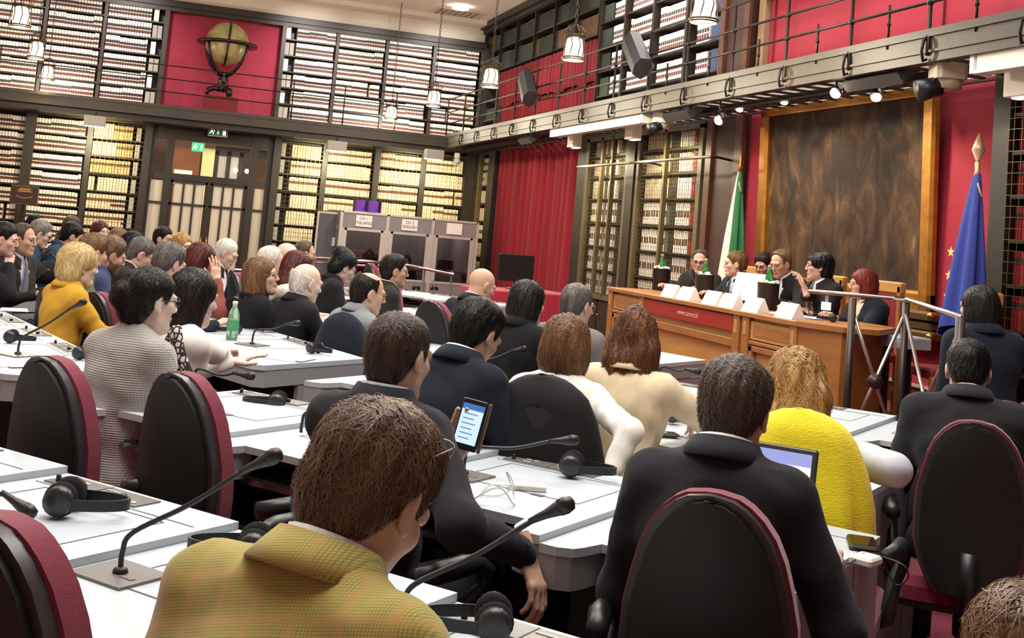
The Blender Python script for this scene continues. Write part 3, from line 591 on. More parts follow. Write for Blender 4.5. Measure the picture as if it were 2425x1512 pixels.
def roller(label, y0, y1, x, z):
    t = thing('projection_screen_case', label, 'screen case', (x, (y0+y1)/2, z)); L = (y1-y0)/2
    MB().bbox(-.08, .08, -L, L, -.07, .07, .02).build('case', M('case_cream', '#e3dccb', .45), t); MB().bbox(-.085, .085, -L-.06, -L, -.08, .08, .01).build('end_cap', WHITEP, t); MB().bbox(-.085, .085, L, L+.06, -.08, .08, .01).build('end_cap', WHITEP, t); MB().box(-.09, -.07, -L, L, -.085, -.06).build('slot_bar', M('case_cream', '#e3dccb'), t)
roller('long cream projection screen case under the gallery above the crimson curtain', 12.75, 15.9, 5.62, 3.02)
roller('cream projection screen case cut off by the right edge under the gallery', 4.4, 6.88, 5.62, 3.0)
for px, py, nm in ((1361, 330, 'above the crimson curtain'), (1500, 308, 'above the wire-fronted bookcase'), (2422, 190, 'at the right edge above the red volumes')):
    p = atx(px, py, 5.85); t = thing('wall_washer', 'small white box floodlight %s' % nm, 'light fixture', tuple(p))
    MB().bbox(-.07, .07, -.12, .12, -.12, .08, .012).ball((.06, .12, .04), .07, 10, 8).build('housing', M('washer_white', '#dcd5c8', .5), t); MB().box(.0, .065, -.1, .1, -.128, -.119).build('lamp_glass', M('warm_lamp', '#fff0c8'), t); MB().tube([(0, 0, .08), (0, 0, 3.08-p[2])], .012, 6).build('stem', IRON, t)
    if px < 2000: lamp('SPOT', 'wall_washer_light', (p[0]-.05, p[1], p[2]-.16), 130, (1, .87, .55), .05, to=(6.6, p[1]-.2, 1.7), spot=140, blend=1)
for px, py, nm, s in ((1258, 325, 'over the crimson curtain', 1.0), (1625, 262, 'beside the spotlights', 1.15), (2100, 170, 'over the painting', 1.4)):
    p = atx(px, py, 5.72); t = thing('flood_panel', 'flat dark grey panel loudspeaker tilted under the gallery %s' % nm, 'loudspeaker', tuple(p), 0)
    o = MB().bbox(-.05, .05, -.28*s, .28*s, -.13*s, .13*s, .01).build('cabinet', M('charcoal_box', '#3c3c3c', .5), t); o.rotation_euler = (0, .9, 0); MB().tube([(0, 0, .05), (0, 0, 3.07-p[2])], .014, 6).build('stem', IRON, t)
SPOTM = M('spot_lens', '#ffeecb', emit=30)
for k, (px, py) in enumerate(((1703, 285), (1752, 255), (1858, 237), (1980, 220), (2075, 228))):
    x = 5.95 if k % 3 else 5.6; p = atx(px, py, x); t = thing('spotlight', 'small glowing spotlight under the gallery, %s from the left' % ords[k], 'spotlight', tuple(p), 0, 'spotlights over the dais')
    d = Vector((-.55, -.35, -.55)) if k < 4 else Vector((-.4, -.6, -.6)); d.normalize(); q = d.to_track_quat('Z', 'Y').to_matrix().to_4x4()
    m = MB(); m.T = q; m.lathe([(.03, -.10), (.045, -.08), (.055, .02)], 12); m.build('can', CHROME, t); m = MB(); m.T = q; m.lathe([(.052, .012), (.03, .04), (.002, .048)], 12); m.build('lens', SPOTM, t); MB().tube([(0, 0, .03), (0, 0, 3.08-p[2])], .01, 6).build('stem', IRON, t)
    lamp('SPOT', 'spotlight_beam', (p[0]-.06, p[1]-.04, p[2]-.08), 45, (1, .86, .62), .05, to=((4.9, p[1]-.4, 1.0) if k % 2 else (6.4, p[1]-.3, 1.9)), spot=85, blend=.8)
# line-array speakers on the railing
for k, (px, py, nm) in enumerate(((1252, 208, 'before the red curtains'), (1512, 130, 'before the white volumes'))):
    x = 5.38; p = atx(px, py, x); t = thing('railing_speaker', 'slanted black column loudspeaker clamped to the gallery railing %s' % nm, 'loudspeaker', tuple(p)); t.rotation_euler = (-.95, .2, 0)
    pts = [(-.10, -.11), (.02, -.14), (.08, -.06), (.08, .06), (.02, .14), (-.10, .11), (-.13, 0)]
    MB().prism(pts, -.36, .36).build('cabinet', M('speaker_black', '#1c1c20', .5), t); m = MB(); m.bbox(.075, .10, -.07, .07, -.37, .37, .01); m.build('back_plate', CHROME, t); MB().tube([(.1, 0, -.1), (.16, 0, -.16), (.13, 0, -.3)], .02, 6).build('bracket', IRON, t)
# ceiling: vent, smoke detector
t = thing('ceiling_vent', 'pale slotted air vent with a small round downlight in the ceiling', 'vent', tuple(atz(1085, 32, 5.74)))
MB().box(-.5, .5, -.35, .35, 0, .01).build('frame', M('vent_cream', '#d4c8b2', .6), t)
for k in range(7): MB().box(-.42+k*.12, -.36+k*.12, -.27, .27, -.006, 0).build('slat', M('vent_dark', '#8d8069', .6), t)
MB().lathe([(.16, -.05), (.13, -.06), (.002, -.065)], 16, (-.15, -.75, 0)).build('downlight', M('downlight', '#fff5df', emit=12), t)
t = thing('smoke_detector', 'small brown smoke detector on the ceiling above the globe', 'detector', tuple(atz(547, 3, 5.72))); MB().lathe([(.12, .02), (.13, -.02), (.06, -.10), (.01, -.12)], 14).build('body', M('detector_brown', '#8a6b3f', .4), t)
# ================================================================== lanterns
LANT = M('lantern_bronze', '#5b4a38', .4, .6); BULB = M('lantern_glow', '#fff1d2', emit=22); LGL = M('lantern_glass', '#f4e6cc', .25, emit=1.2)
def chain_pts(m, z0, z1):
    z = z0; k = 0
    while z < z1:
        pts = [(.016*math.cos(a) if k % 2 else 0, 0 if k % 2 else .016*math.cos(a), z+.035+.035*math.sin(a)) for a in [j*PI/3 for j in range(7)]]
        m.tube(pts, .005, 4, False); z += .056; k += 1
def lantern(label, p):
    t = thing('hanging_lantern', label, 'lantern', tuple(p), 0, 'hanging lanterns')
    m = MB()
    for z, r in ((-.15, .115), (-.13, .125), (.10, .10), (.12, .11)): m.tube([(r*math.cos(a), r*math.sin(a), z) for a in [k*PI/8 for k in range(17)]], .010, 6, False)
    for k in range(8):
        a = k*PI/4; m.tube([(.118*math.cos(a), .118*math.sin(a), -.14), (.12*math.cos(a+.25), .12*math.sin(a+.25), 0), (.105*math.cos(a), .105*math.sin(a), .11)], .006, 5)
        m.tube([(.105*math.cos(a), .105*math.sin(a), .11), (.13*math.cos(a), .13*math.sin(a), .17), (.06*math.cos(a), .06*math.sin(a), .22), (.01, 0, .25)], .006, 5)
    m.build('cage', LANT, t); MB().lathe([(.09, -.13), (.10, -.02), (.085, .08), (.03, .11)], 14).build('shade', LGL, t); MB().lathe([(.02, -.15), (.06, -.145), (.075, -.09), (.055, -.05), (.02, -.03)], 12).build('bulb', BULB, t)
    m = MB(); chain_pts(m, .25, 5.72-p[2]); m.build('chain', LANT, t); lamp('POINT', 'lantern_light', (p[0], p[1], p[2]-.24), 105, (1, .88, .66), .08)
for px, py, nm in ((50, 35, 'nearest of the three at the upper left'), (88, 115, 'middle one of the three at the upper left'), (113, 170, 'farthest of the three at the upper left'), (927, 265, 'farthest one before the bright right-hand bookcases'), (1028, 230, 'second farthest before the bright right-hand bookcases'),
                   (1163, 180, 'by the corner of the two galleries'), (1360, 110, 'before the dark volumes and red pelmets'), (1669, 12, 'largest and nearest, cut off by the top edge')):
    lantern('bronze caged lantern glowing on a chain, %s' % nm, atz(px, py, 3.62))
# ================================================================== dais wall: painting, console, flags
pt = thing('painting', 'large dark brown oil painting in a wide gilded frame behind the dais', 'painting', (XC+.02, 9.80, 1.15)); pt.rotation_euler = (0, -.03, 0)
CAN = bpy.data.materials.new('dark_canvas'); CAN.use_nodes = True; nt = CAN.node_tree; b = nt.nodes['Principled BSDF']; b.inputs['Roughness'].default_value = .65; b.inputs['Specular IOR Level'].default_value = .2
tc = nt.nodes.new('ShaderNodeTexCoord'); mp = nt.nodes.new('ShaderNodeMapping'); mp.inputs['Scale'].default_value = (1, 1.6, .8); mp.inputs['Rotation'].default_value = (.6, 0, 0); nt.links.new(tc.outputs['Object'], mp.inputs[0])
n1 = nt.nodes.new('ShaderNodeTexNoise'); n1.inputs['Scale'].default_value = 3.1; n1.inputs['Detail'].default_value = 9; n1.inputs['Roughness'].default_value = .62; n1.inputs['Distortion'].default_value = .7; nt.links.new(mp.outputs[0], n1.inputs[0])
cr = nt.nodes.new('ShaderNodeValToRGB'); e = cr.color_ramp.elements; e[0].position = .40; e[0].color = (*lin('#261b13'), 1); e[1].position = .84; e[1].color = (*lin('#93794c'), 1)
x = e.new(.52); x.color = (*lin('#3c2b1e'), 1); x = e.new(.66); x.color = (*lin('#55402a'), 1); g1 = nt.nodes.new('ShaderNodeTexNoise'); g1.inputs['Scale'].default_value = 1.1; nt.links.new(tc.outputs['Object'], g1.inputs[0]); mm = nt.nodes.new('ShaderNodeMath'); mm.operation = 'MULTIPLY_ADD'; mm.inputs[1].default_value = .45; nt.links.new(g1.outputs['Fac'], mm.inputs[0]); ms = nt.nodes.new('ShaderNodeMath'); ms.operation = 'SUBTRACT'; ms.inputs[1].default_value = .20; nt.links.new(n1.outputs['Fac'], ms.inputs[0]); nt.links.new(ms.outputs[0], mm.inputs[2])
nt.links.new(mm.outputs[0], cr.inputs[0]); nt.links.new(cr.outputs[0], b.inputs['Base Color'])
MB().box(.0, .02, -1.34, 1.30, .14, 1.86).build('canvas', CAN, pt)
GILT = M('gilt', '#b57a2a', .38, .55, var=.35, vscale=9, bump=.1)
for y0, y1, z0, z1 in ((-1.48, -1.32, 0, 2.0), (1.30, 1.46, 0, 2.0), (-1.48, 1.46, 1.84, 2.0), (-1.48, 1.46, 0, .16)):
    MB().bbox(-.06, .03, y0, y1, z0, z1, .025).build('frame_side', GILT, pt)
t = thing('console_shelf', 'dark carved shelf with brass ball ends under the painting', 'shelf', (XC-.02, 9.80, .95))
MB().bbox(-.10, .06, -1.65, 1.5, .13, .20, .02).bbox(-.08, .06, -1.6, 1.45, .05, .12, .02).bbox(-.10, .06, -1.65, 1.5, -.03, .04, .02).build('board', M('bronze_wood', '#5b4426', .35, .3), t)
for y in (-1.63,): 
    for z in (-.0, .17): MB().ball((-.1, y, z), .035, 10, 8).build('brass_ball', BRASS, t)
def flag(name, label, x, y, ztip, zf, zb, wb, cols, spear, lean=(0, 0), star=False):
    t = thing(name, label, 'flag', (x, y, ZD))
    MB().lathe([(.16, 0), (.16, .03), (.05, .06), (.03, .1)], 16).build('base', BRASS, t); MB().tube([(0, 0, .08), (0, 0, ztip-ZD-.22)], .016, 8).build('pole', M('pole_wood', '#6b4a2d', .4), t)
    z = ztip-ZD
    if spear: MB().lathe([(.014, -.34), (.03, -.33), (.018, -.30), (.022, -.24), (.014, -.22), (.05, -.14), (.04, -.10), (.002, 0)], 10).build('spear_tip', M('pink_brass', '#d6b294', .35, .5), t)
    else: MB().lathe([(.014, -.3), (.022, -.22), (.008, -.15), (.004, 0)], 8).build('spear_tip', BRASS, t)
    t.children[-1].location = (0, 0, z)
    m = MB(); rows = []; n = 40
    for i in range(17):
        s = i/16; zz = zf-ZD-(zf-zb)*s; w = .035+(wb-.035)*s**.8; r = []
        for k in range(n):
            a = 2*PI*k/n; f = 1+(.22*math.sin(5*a+.6)+.12*math.sin(9*a))*min(1, s*2)
            r.append((w*.55*f*math.cos(a)+lean[0]*s, w*f*math.sin(a)+lean[1]*s, zz+.05*s*math.sin(2*a+1)))
        rows.append(r)
    m.grid(rows, True, True); n0 = len(m.f)
    for q in range(n0):
        k = q % n; a = (k+.5)/n
        for lim, ci in cols:
            if a < lim: m.m[q] = ci; break
    m.build('cloth', [M('flag_blue', '#2c3f9a', .7, var=.12, vscale=5), M('flag_white', '#e6e6d2', .7), M('flag_green', '#1d6a3a', .7, var=.2, vscale=5), M('flag_red', '#b02a2c', .7)], t)
    if star:
        m = MB()
        for j, (yy, zz) in enumerate(((.115, .60), (.125, .42), (.135, .26))):
            c = (-.03, yy*.95, zz); m.add([(c[0]-.035, c[1]+(.045 if i % 2 == 0 else .018)*math.sin(i*PI/5), c[2]+(.045 if i % 2 == 0 else .018)*math.cos(i*PI/5)) for i in range(10)], [tuple(range(10))])
        m.build('star', M('star_gold', '#e8d27a', .5), t); t.children[-1].location = (-.05, .0, zb-ZD)
    MB().tube([(0, .0, z-.36), (-.03, -.06, z-.42), (-.02, -.09, z-.5)], .008, 6).build('tassel_cord', M('cord_gold', '#cfa97a', .6), t)
flag('flag', 'green, white and red flag furled on a pole left of the painting', 6.15, 11.33, 2.66, 2.38, 1.0, .21, [(.28, 1), (.42, 3), (.52, 1), (1.01, 2)], False, (0, .06))
flag('flag', 'blue flag with gold stars furled on a spear-tipped pole right of the painting', 6.05, 7.42, 2.58, 2.26, 1.05, .20, [(1.01, 0)], True, (-.05, .05), True)
for o in bpy.data.objects:
    if o.name.startswith('flag') and o.parent is None: pass
# ================================================================== desks
DTOP = M('desk_grey', '#bcc4ca', .42, var=.04, vscale=30); DEDGE = M('desk_edge', '#96989b', .55, var=.05, vscale=20); DLINE = M('desk_seam', '#55585c', .6); DBODY = M('desk_panel', '#8d8b8b', .6, var=.05, vscale=12)
PLATE = M('mic_plate', '#75716d', .42, .2); DARKIN = M('desk_dark', '#141012', .8); BTN = M('button_white', '#cfcfcc', .5)
NV = Vector((.76, .65, 0)).normalized(); DV = Vector((.65, -.76, 0)).normalized()
def nd(n, d): return NV*n + DV*d
WU = .63
def unit_outline(w, dc, dw, ww):
    h = w/2; r = .05; P = [(-h, 0), (h, 0), (h, -dw)]
    P = [(-h, 0), (-h, -dw), (-h+ww-r, -dw), (-h+ww-.012, -dw+.02), (-h+ww, -dw+r), (-h+ww+.015, -dc), (h-ww-.015, -dc), (h-ww, -dw+r), (h-ww+.012, -dw+.02), (h-ww+r, -dw), (h, -dw), (h, 0)]
    return P
def desk_unit(name, label, loc, rz, z=.75, left=False, right=False, panel=True, w=WU, group='conference desks'):
    t = thing(name, label, 'desk', loc, rz, group); h = w/2
    P = unit_outline(w-.002, .74, .86, .10)
    MB().prism(P, z-.022, z).build('desk_top', [DTOP], t)
    m = MB(); Q = [(-h+.001, -.70), (-h+.001, -.858), (-h+.05, -.858), (-h+.085, -.84), (-h+.098, -.80), (-h+.11, -.70)]
    m.prism(Q, z-.105, z-.022); m.build('edge_apron', DEDGE, t); MB().prism([(-x, y) for x, y in reversed(Q)], z-.105, z-.022).build('edge_apron', DEDGE, t); MB().box(-h+.001, h-.001, -.02, -.001, z-.09, z-.022).build('back_edge', DEDGE, t)
    m = MB(); m.box(-h+.11, h-.11, -.73, -.05, z-.105, z-.095).build('drawer_tray', DARKIN, t); MB().box(-h+.11, h-.11, -.738, -.728, z-.115, z-.098).build('tray_lip', CHROME, t)
    m = MB(); e = .0012
    for x0, x1, y0, y1 in ((-h+.03, h-.03, -.118, -.115), (-h+.10, h-.10, -.472, -.467), (-h+.10, -h+.103, -.472, -.14), (h-.103, h-.10, -.472, -.14), (-h+.10, h-.10, -.143, -.14)): m.box(x0, x1, y0, y1, z, z+e)
    m.box(.06, .10, -.482, -.462, z, z+.0025); m.build('seam_lines', DLINE, t); t.children[-1]['kind'] = 'stuff'
    if panel:
        c = MB().box(-.27, .07, -.105, -.022, z, z+.004).build('control_panel', PLATE, t)
        m = MB(); m.lathe([(.010, 0), (.009, .012), (.002, .013)], 10, (.0, -.08, z+.004)).lathe([(.007, 0), (.006, .016), (.002, .017)], 8, (-.24, -.085, z+.004)); m.build('dial', BLACKP, c)
        m = MB()
        for x, y, a, b in ((-.20, -.05, .02, .008), (-.17, -.05, .02, .008), (-.07, -.05, .05, .005), (-.19, -.085, .03, .005), (-.05, -.085, .035, .006), (.045, -.085, .012, .012)): m.box(x-a/2, x+a/2, y-b/2, y+b/2, z+.004, z+.006)
        m.build('button', BTN, c); MB().box(-.105, -.102, -.105, -.022, z+.004, z+.0052).build('panel_seam', DLINE, c)
    MB().box(-h+.01, h-.01, -.10, -.075, .02, z-.09).build('modesty_panel', DBODY, t)
    for s, on in ((-1, left), (1, right)):
        if on: sp = MB().prism([(s*(h-.03), -.72), (s*(h-.001), -.72), (s*(h-.001), -.01), (s*(h-.03), -.01)][::s], 0, z-.022).build('side_panel', DBODY, t); MB().box(min(s*(h+.0005), s*(h-.002)), max(s*(h+.0005), s*(h-.002)), -.27, -.262, .05, z-.03).build('panel_seam', DLINE, sp)
    MB().box(-.02, .02, -.45, -.10, .0, z-.105).build('leg', M('desk_leg', '#3a3839', .6), t)
    return t
RZ1 = math.atan2(DV.y, DV.x)
def near_row(n, d0, k0, k1, zf, nm, ends=True):
    for k in range(k0, k1+1):
        p = nd(n, d0+WU*k); desk_unit('conference_desk', 'grey desk unit, %s from the left in the %s' % (ords[k-k0], nm), (p.x, p.y, 0), RZ1, zf(k), ends and k == k0, ends and k == k1)
near_row(2.09, -1.665, -3, 1, lambda k: .75-.018*k, 'nearest desk row')
near_row(3.49, -2.415, -1, 2, lambda k: .75-.018*(k-1), 'second row from the camera')
near_row(4.93, -3.235, 0, 3, lambda k: .76-.008*k, 'third row from the camera')
near_row(6.13, -3.635, 0, 3, lambda k: .755, 'fourth row before the dais')
near_row(6.08, -1.115, 0, 2, lambda k: .735, 'low right-hand row below the railing')
def wedge(P, Q, dirv, z, label, n_units, nm, depth=.84, off=.28):
    P, Q, dv = Vector((*P, 0)), Vector((*Q, 0)), Vector((*dirv, 0)).normalized(); nv = Vector((dv.y, -dv.x, 0))
    A = P+dv*off; B = A-nv*depth; t = thing('desk_end', label, 'desk', (P.x, P.y, 0), 0, 'desk row ends')
    e = (Q-P).normalized(); R = [P, Q-e*.06, Q+e*.0+dv*.06, B, A]
    pts = [((v-P).x, (v-P).y) for v in R]
    area = sum(a[0]*b[1]-b[0]*a[1] for a, b in zip(pts, pts[1:]+pts[:1]))
    if area < 0: pts = pts[::-1]
    MB().prism(pts, z-.025, z).build('desk_top', DTOP, t)
    c = Vector((sum(p[0] for p in pts)/5, sum(p[1] for p in pts)/5))
    MB().prism([tuple(Vector(p)*.985+c*.015) for p in pts], z-.11, z-.025).build('edge_apron', DEDGE, t)
    L = (Q-P).length; w = MB(); o = e.cross(Vector((0, 0, 1)))
    if o.dot(dv) > 0: o = -o
    def pan(a, b, z0, z1, d): 
        p, q = e*a+o*d, e*b+o*d; r, s = e*b-o*.03, e*a-o*.03; X = [(p.x, p.y), (q.x, q.y), (r.x, r.y), (s.x, s.y)]
        if sum(u[0]*v[1]-v[0]*u[1] for u, v in zip(X, X[1:]+X[:1])) < 0: X = X[::-1]
        return MB().prism(X, z0, z1)
    pan(.01, L*.24, z-.21, z-.12, -.004).build('end_panel', DBODY, t); pan(.01, L*.24, .02, z-.216, -.004).build('end_panel', DBODY, t); pan(L*.25, L*.62, .02, z-.115, -.004).build('end_panel', DBODY, t)
    rz = math.atan2(-dv.y, -dv.x)
    for k in range(n_units):
        p = A+dv*(WU*(k+.5)); desk_unit('conference_desk', 'grey desk unit, %s from the aisle in the %s' % (ords[k], nm), (p.x, p.y, 0), rz, z, False, False)
W2 = (-.30, .95)
wedge((0.0, 5.55), (-.44, 5.16), W2, .75, 'rounded grey desk end beside the woman in the grey knit top', 4, 'left block row behind the blonde woman')
wedge((1.26, 6.38), (.62, 5.84), W2, .75, 'rounded grey desk end with open papers and headphones beside the aisle', 5, 'left block row with the green bottle')
wedge((2.35, 7.06), (1.75, 6.52), (-.33, .94), .75, 'grey desk end beyond the man in the navy suit', 5, 'left block row behind the bald men')
wedge((3.81, 7.31), (3.2, 6.85), (-.38, .92), .75, 'grey desk end right before the dais table', 5, 'left block row facing the dais')
wedge((-.62, 9.12), (-1.25, 8.58), (-.1, 1), .75, 'grey desk end at the far left with bags on it', 3, 'far left row by the striped tie')
wedge((.55, 9.85), (-.05, 9.3), (-.1, 1), .75, 'grey desk end before the man with the bow tie', 3, 'far left row by the bow tie')
for k, (x, y) in enumerate(((3.03, 13.1), (3.42, 12.6), (3.81, 12.1))): desk_unit('conference_desk', 'pale grey desk unit before the interpreters\' booth rail, %s from the left' % ords[k], (x, y, 0), math.atan2(.55, .83)+PI*0-1.5, .75, k == 0, k == 2)
# ================================================================== chairs
MAROON = M('maroon_fabric', '#7d1a34', .9, var=.15, vscale=40, bump=.25, bscale=400, sheen=.4); SHELL = M('chair_shell', '#100d0e', .6, var=.2, vscale=90, bump=.1, bscale=300); RIM = M('chair_rim', '#3b3638', .32)
def hw(t): return np.interp(t, [0, .1, .3, .55, .75, .88, .95, .985, 1], [.105, .148, .180, .176, .152, .120, .085, .050, .0])
def back_layer(y0, thick, grow, z0, z1, crown=.02):
    m = MB(); rows = []; N = 13; K = 16
    def pt(t, s, side):
        z = z0+(z1-z0)*t; w = (hw(t)+grow)*s; yc = y0-.035*math.sin(t*PI)*0 + .06*(t-.35)**2*(-1)+.03*(w/.2)**2
        return (w, yc+side, z)
    ts = [0, .06, .15, .28, .42, .56, .68, .78, .86, .92, .96, .985, .997]
    for side, cr in ((thick/2, crown), (-thick/2, -crown)):
        rows = []
        for t in ts: rows.append([(lambda q: (q[0], q[1]+cr*(1-(s)**2)*min(1, 6*(1-t)), q[2]))(pt(t, s, side)) for s in np.linspace(-1, 1, 9)])
        if side < 0: rows = [r[::-1] for r in rows]
        m.grid(rows)
    # rim
    loop = [pt(t, -1, 0) for t in ts]+[pt(t, 1, 0) for t in reversed(ts)]
    n = len(loop); a = [(p[0], p[1]+thick/2, p[2]) for p in loop]; b = [(p[0], p[1]-thick/2, p[2]) for p in loop]
    m.add(a+b, [(i, n+i, n+(i+1) % n, (i+1) % n) for i in range(n)], True); return m
back_layer(-.245, .022, -.012, .47, 1.0, .012).mesh
def chair_meshes(h):
    return dict(shell=back_layer(-.265, .018, -.020, .46, h-.012, .012).mesh('back_shell', SHELL), rim=back_layer(-.249, .024, -.004, .455, h-.002, .0).mesh('back_rim', RIM), cush=back_layer(-.213, .044, .004, .45, h, .020).mesh('back_cushion', MAROON))
CM = chair_meshes(1.02); CMlow = chair_meshes(.72)
m = MB(); m.bbox(-.235, .235, -.20, .25, .40, .475, .03); SEAT = m.mesh('seat', MAROON)
SPAN = MB().bbox(-.22, .22, -.19, .24, .375, .405, .01).mesh('seat_pan', BLACKP)
def arm_mesh(s): return MB().tube([(s*.25, -.13, .66), (s*.275, -.02, .665), (s*.275, .10, .66), (s*.28, .155, .63), (s*.275, .14, .58), (s*.265, .05, .55), (s*.25, .02, .42), (s*.20, .02, .39)], [.026, .028, .028, .026, .024, .024, .024, .022], 10).mesh('armrest', BLACKP)
ARML, ARMR = arm_mesh(-1), arm_mesh(1)
COLM = MB().lathe([(.03, .10), (.03, .25), (.045, .26), (.045, .38)], 12).tube([(0, -.05, .40), (0, -.26, .39), (0, -.29, .45), (0, -.282, .60)], .03, 8).mesh('column', BLACKP)
FOOT = MB().tube([(0, 0, .11), (.15, 0, .10), (.30, 0, .075)], [.035, .028, .02], 8).mesh('base_arm', BLACKP)
CAST = MB().ball((.30, 0, .035), (.03, .022, .034), 10, 6).mesh('castor', BLACKP)
def chair(label, loc, rz, low=False, group='conference chairs'):
    t = thing('office_chair', label, 'chair', loc, rz, group); C = CMlow if low else CM
    obj('back_shell', C['shell'], t); obj('back_rim', C['rim'], t); obj('back_cushion', C['cush'], t); obj('seat', SEAT, t); obj('seat_pan', SPAN, t); obj('armrest', ARML, t); obj('armrest', ARMR, t); obj('column', COLM, t)
    for k in range(5): f = obj('base_arm', FOOT, t, None, (0, 0, k*2*PI/5+.3)); obj('castor', CAST, f)
    return t
def face(az): return -math.radians(az)        # heading in degrees clockwise from +Y -> rotation of a +Y-facing thing
def chair_px(px, py, az, label, z=1.01):
    p = atz(px, py, z); a = math.radians(az); f = Vector((math.sin(a), math.cos(a), 0)); return chair(label, (p[0]+f.x*.235, p[1]+f.y*.235, 0), face(az))
def chair_at(px, py, az, z): p = atz(px, py, z); a = math.radians(az); return (p[0]+math.sin(a)*.235, p[1]+math.cos(a)*.235, 0)
for px, py, az, lb in ((20, 1232, 52, 'maroon and black chair cut off at the lower left corner'), (130, 850, 52, 'empty black-backed maroon chair left of the woman in grey knit'), (440, 888, 55, 'empty black-backed maroon chair right of the woman in grey knit'),
    (1692, 1172, 38, 'large black-backed chair of the man in the charcoal suit'), (2312, 1003, 40, 'black-backed maroon chair of the man at the right edge'), (1290, 908, 42, 'chair draped with a black coat under the woman in white'), (1905, 990, 42, 'chair draped with a yellow knit under the fair-haired woman'),
    (125, 683, 62, 'black-backed maroon chair left of the woman in the mustard jacket'), (238, 694, 60, 'black-backed maroon chair right of the woman in the mustard jacket'), (568, 705, 62, 'maroon chair behind the woman in the black jacket'), (688, 716, 62, 'dark chair behind the elderly man in the dark suit'),
    (566, 648, 80, 'narrow edge-on maroon chair beside the woman in the black jacket'), (1028, 716, 55, 'black-backed chair behind the bald man in navy'), (925, 655, 75, 'maroon chair of the man in glasses and a pink tie'), (375, 583, 100, 'maroon chair back behind the man in the striped shirt'),
    (30, 566, 100, 'maroon chair behind the man in the striped tie'), (880, 626, 80, 'maroon chair back before the left booth window'), (1268, 776, 50, 'dark chair beside the bob-haired woman in the black jacket')):
    c = chair_px(px, py, az, lb, (1.01 if 'yellow' in lb else 1.0) if 'draped' in lb else 1.01)
    if 'mustard' in lb or 'behind the woman in the black' in lb or 'elderly' in lb: c.location = chair_at(px, py, az, .93); c.scale = (1, 1, .92)
    if 'draped' in lb: c.scale = (1, 1, .92)
# ================================================================== microphones and headphones
RUB = M('mic_rubber', '#242426', .45); MESHM = M('mic_grille', '#2f2f31', .35, .5)
def mic(label, base, head_px, bend=.07, dv=(.93, -.37), plate=True, s=1.0, rz=RZ1):
    b = Vector(base); d = Vector((*dv, 0)).normalized(); nrm = d.cross(Vector((0, 0, 1)))
    r = Vector(ray(*head_px)); E = Vector(EYE); k = (b-E).dot(nrm)/r.dot(nrm); hd = E+r*k
    t = thing('gooseneck_microphone', label, 'microphone', tuple(b), 0, 'gooseneck microphones')
    if plate: o = MB().prism([(-.075, -.065), (.075, -.065), (.075, .065), (-.075, .065)], 0, .006).box(.02, .055, -.02, -.008, .006, .0075).build('base_plate', PLATE, t); o.rotation_euler = (0, 0, rz)
    h = hd-b; a = Vector((0, 0, .006)); v = (h-Vector((0, 0, bend*1.4))); v.normalize()
    L = h.length; tip = h-v*.0
    P = smooth_poly([a, a+Vector((0, 0, bend*.6)), Vector((0, 0, bend*1.25))+d*(.018 if h.dot(d) > 0 else -.018), h*.42+Vector((0, 0, bend*.55)), h-v*.085*s], 6)
    m = MB(); m.lathe([(.016, 0), (.014, .008), (.007, .012)], 10, tuple(a)); m.tube(P, .0055*s, 8); m.build('gooseneck', RUB, t)
    MB().tube([h-v*.095*s, h-v*.06*s, h-v*.035*s, h-v*.03*s], [.0058*s, .009*s, .014*s, .0155*s], 10).build('mic_body', RUB, t)
    MB().tube([h-v*.032*s, h-v*.018*s, h-v*.004*s, h], [.0155*s, .017*s, .013*s, .004*s], 10).build('grille', MESHM, t); return t
def on(px, py, z=.75): return tuple(atz(px, py, z))
mic('gooseneck microphone on a grey plate left of the man in the olive jacket', on(284, 1364, .75), (668, 1072))
mic('gooseneck microphone rising right of the olive-jacketed man', on(952, 1492, .73), (1360, 1188))
mic('gooseneck microphone drooping at the lower left edge beside big headphones', on(-150, 1220, .77), (84, 1224), bend=.10)
mic('gooseneck microphone behind the head of the olive-jacketed man', on(712, 1037, .75), (950, 967))
mic('gooseneck microphone pointing across the black draped coat', on(1098, 1128, .75), (1372, 1043))
mic('gooseneck microphone before the woman in the cream blazer', on(1478, 962, .75), (1594, 892))
mic('gooseneck microphone on the left desk before the mustard jacket', on(42, 842, .75), (205, 712))
mic('gooseneck microphone by the open papers near the green bottle', on(597, 818, .75), (712, 765))
mic('gooseneck microphone right of the man in the navy suit', on(1112, 898, .75), (1250, 824))
mic('gooseneck microphone lying low beside the man in the charcoal suit', on(1560, 905, .75), (1660, 882))
mic('gooseneck microphone behind the empty chair, head against the black desk recess', on(455, 925, .76), (604, 893))
mic('gooseneck microphone on the far left desk near the striped tie', on(70, 690, .75), (118, 640))
PHONES = {}
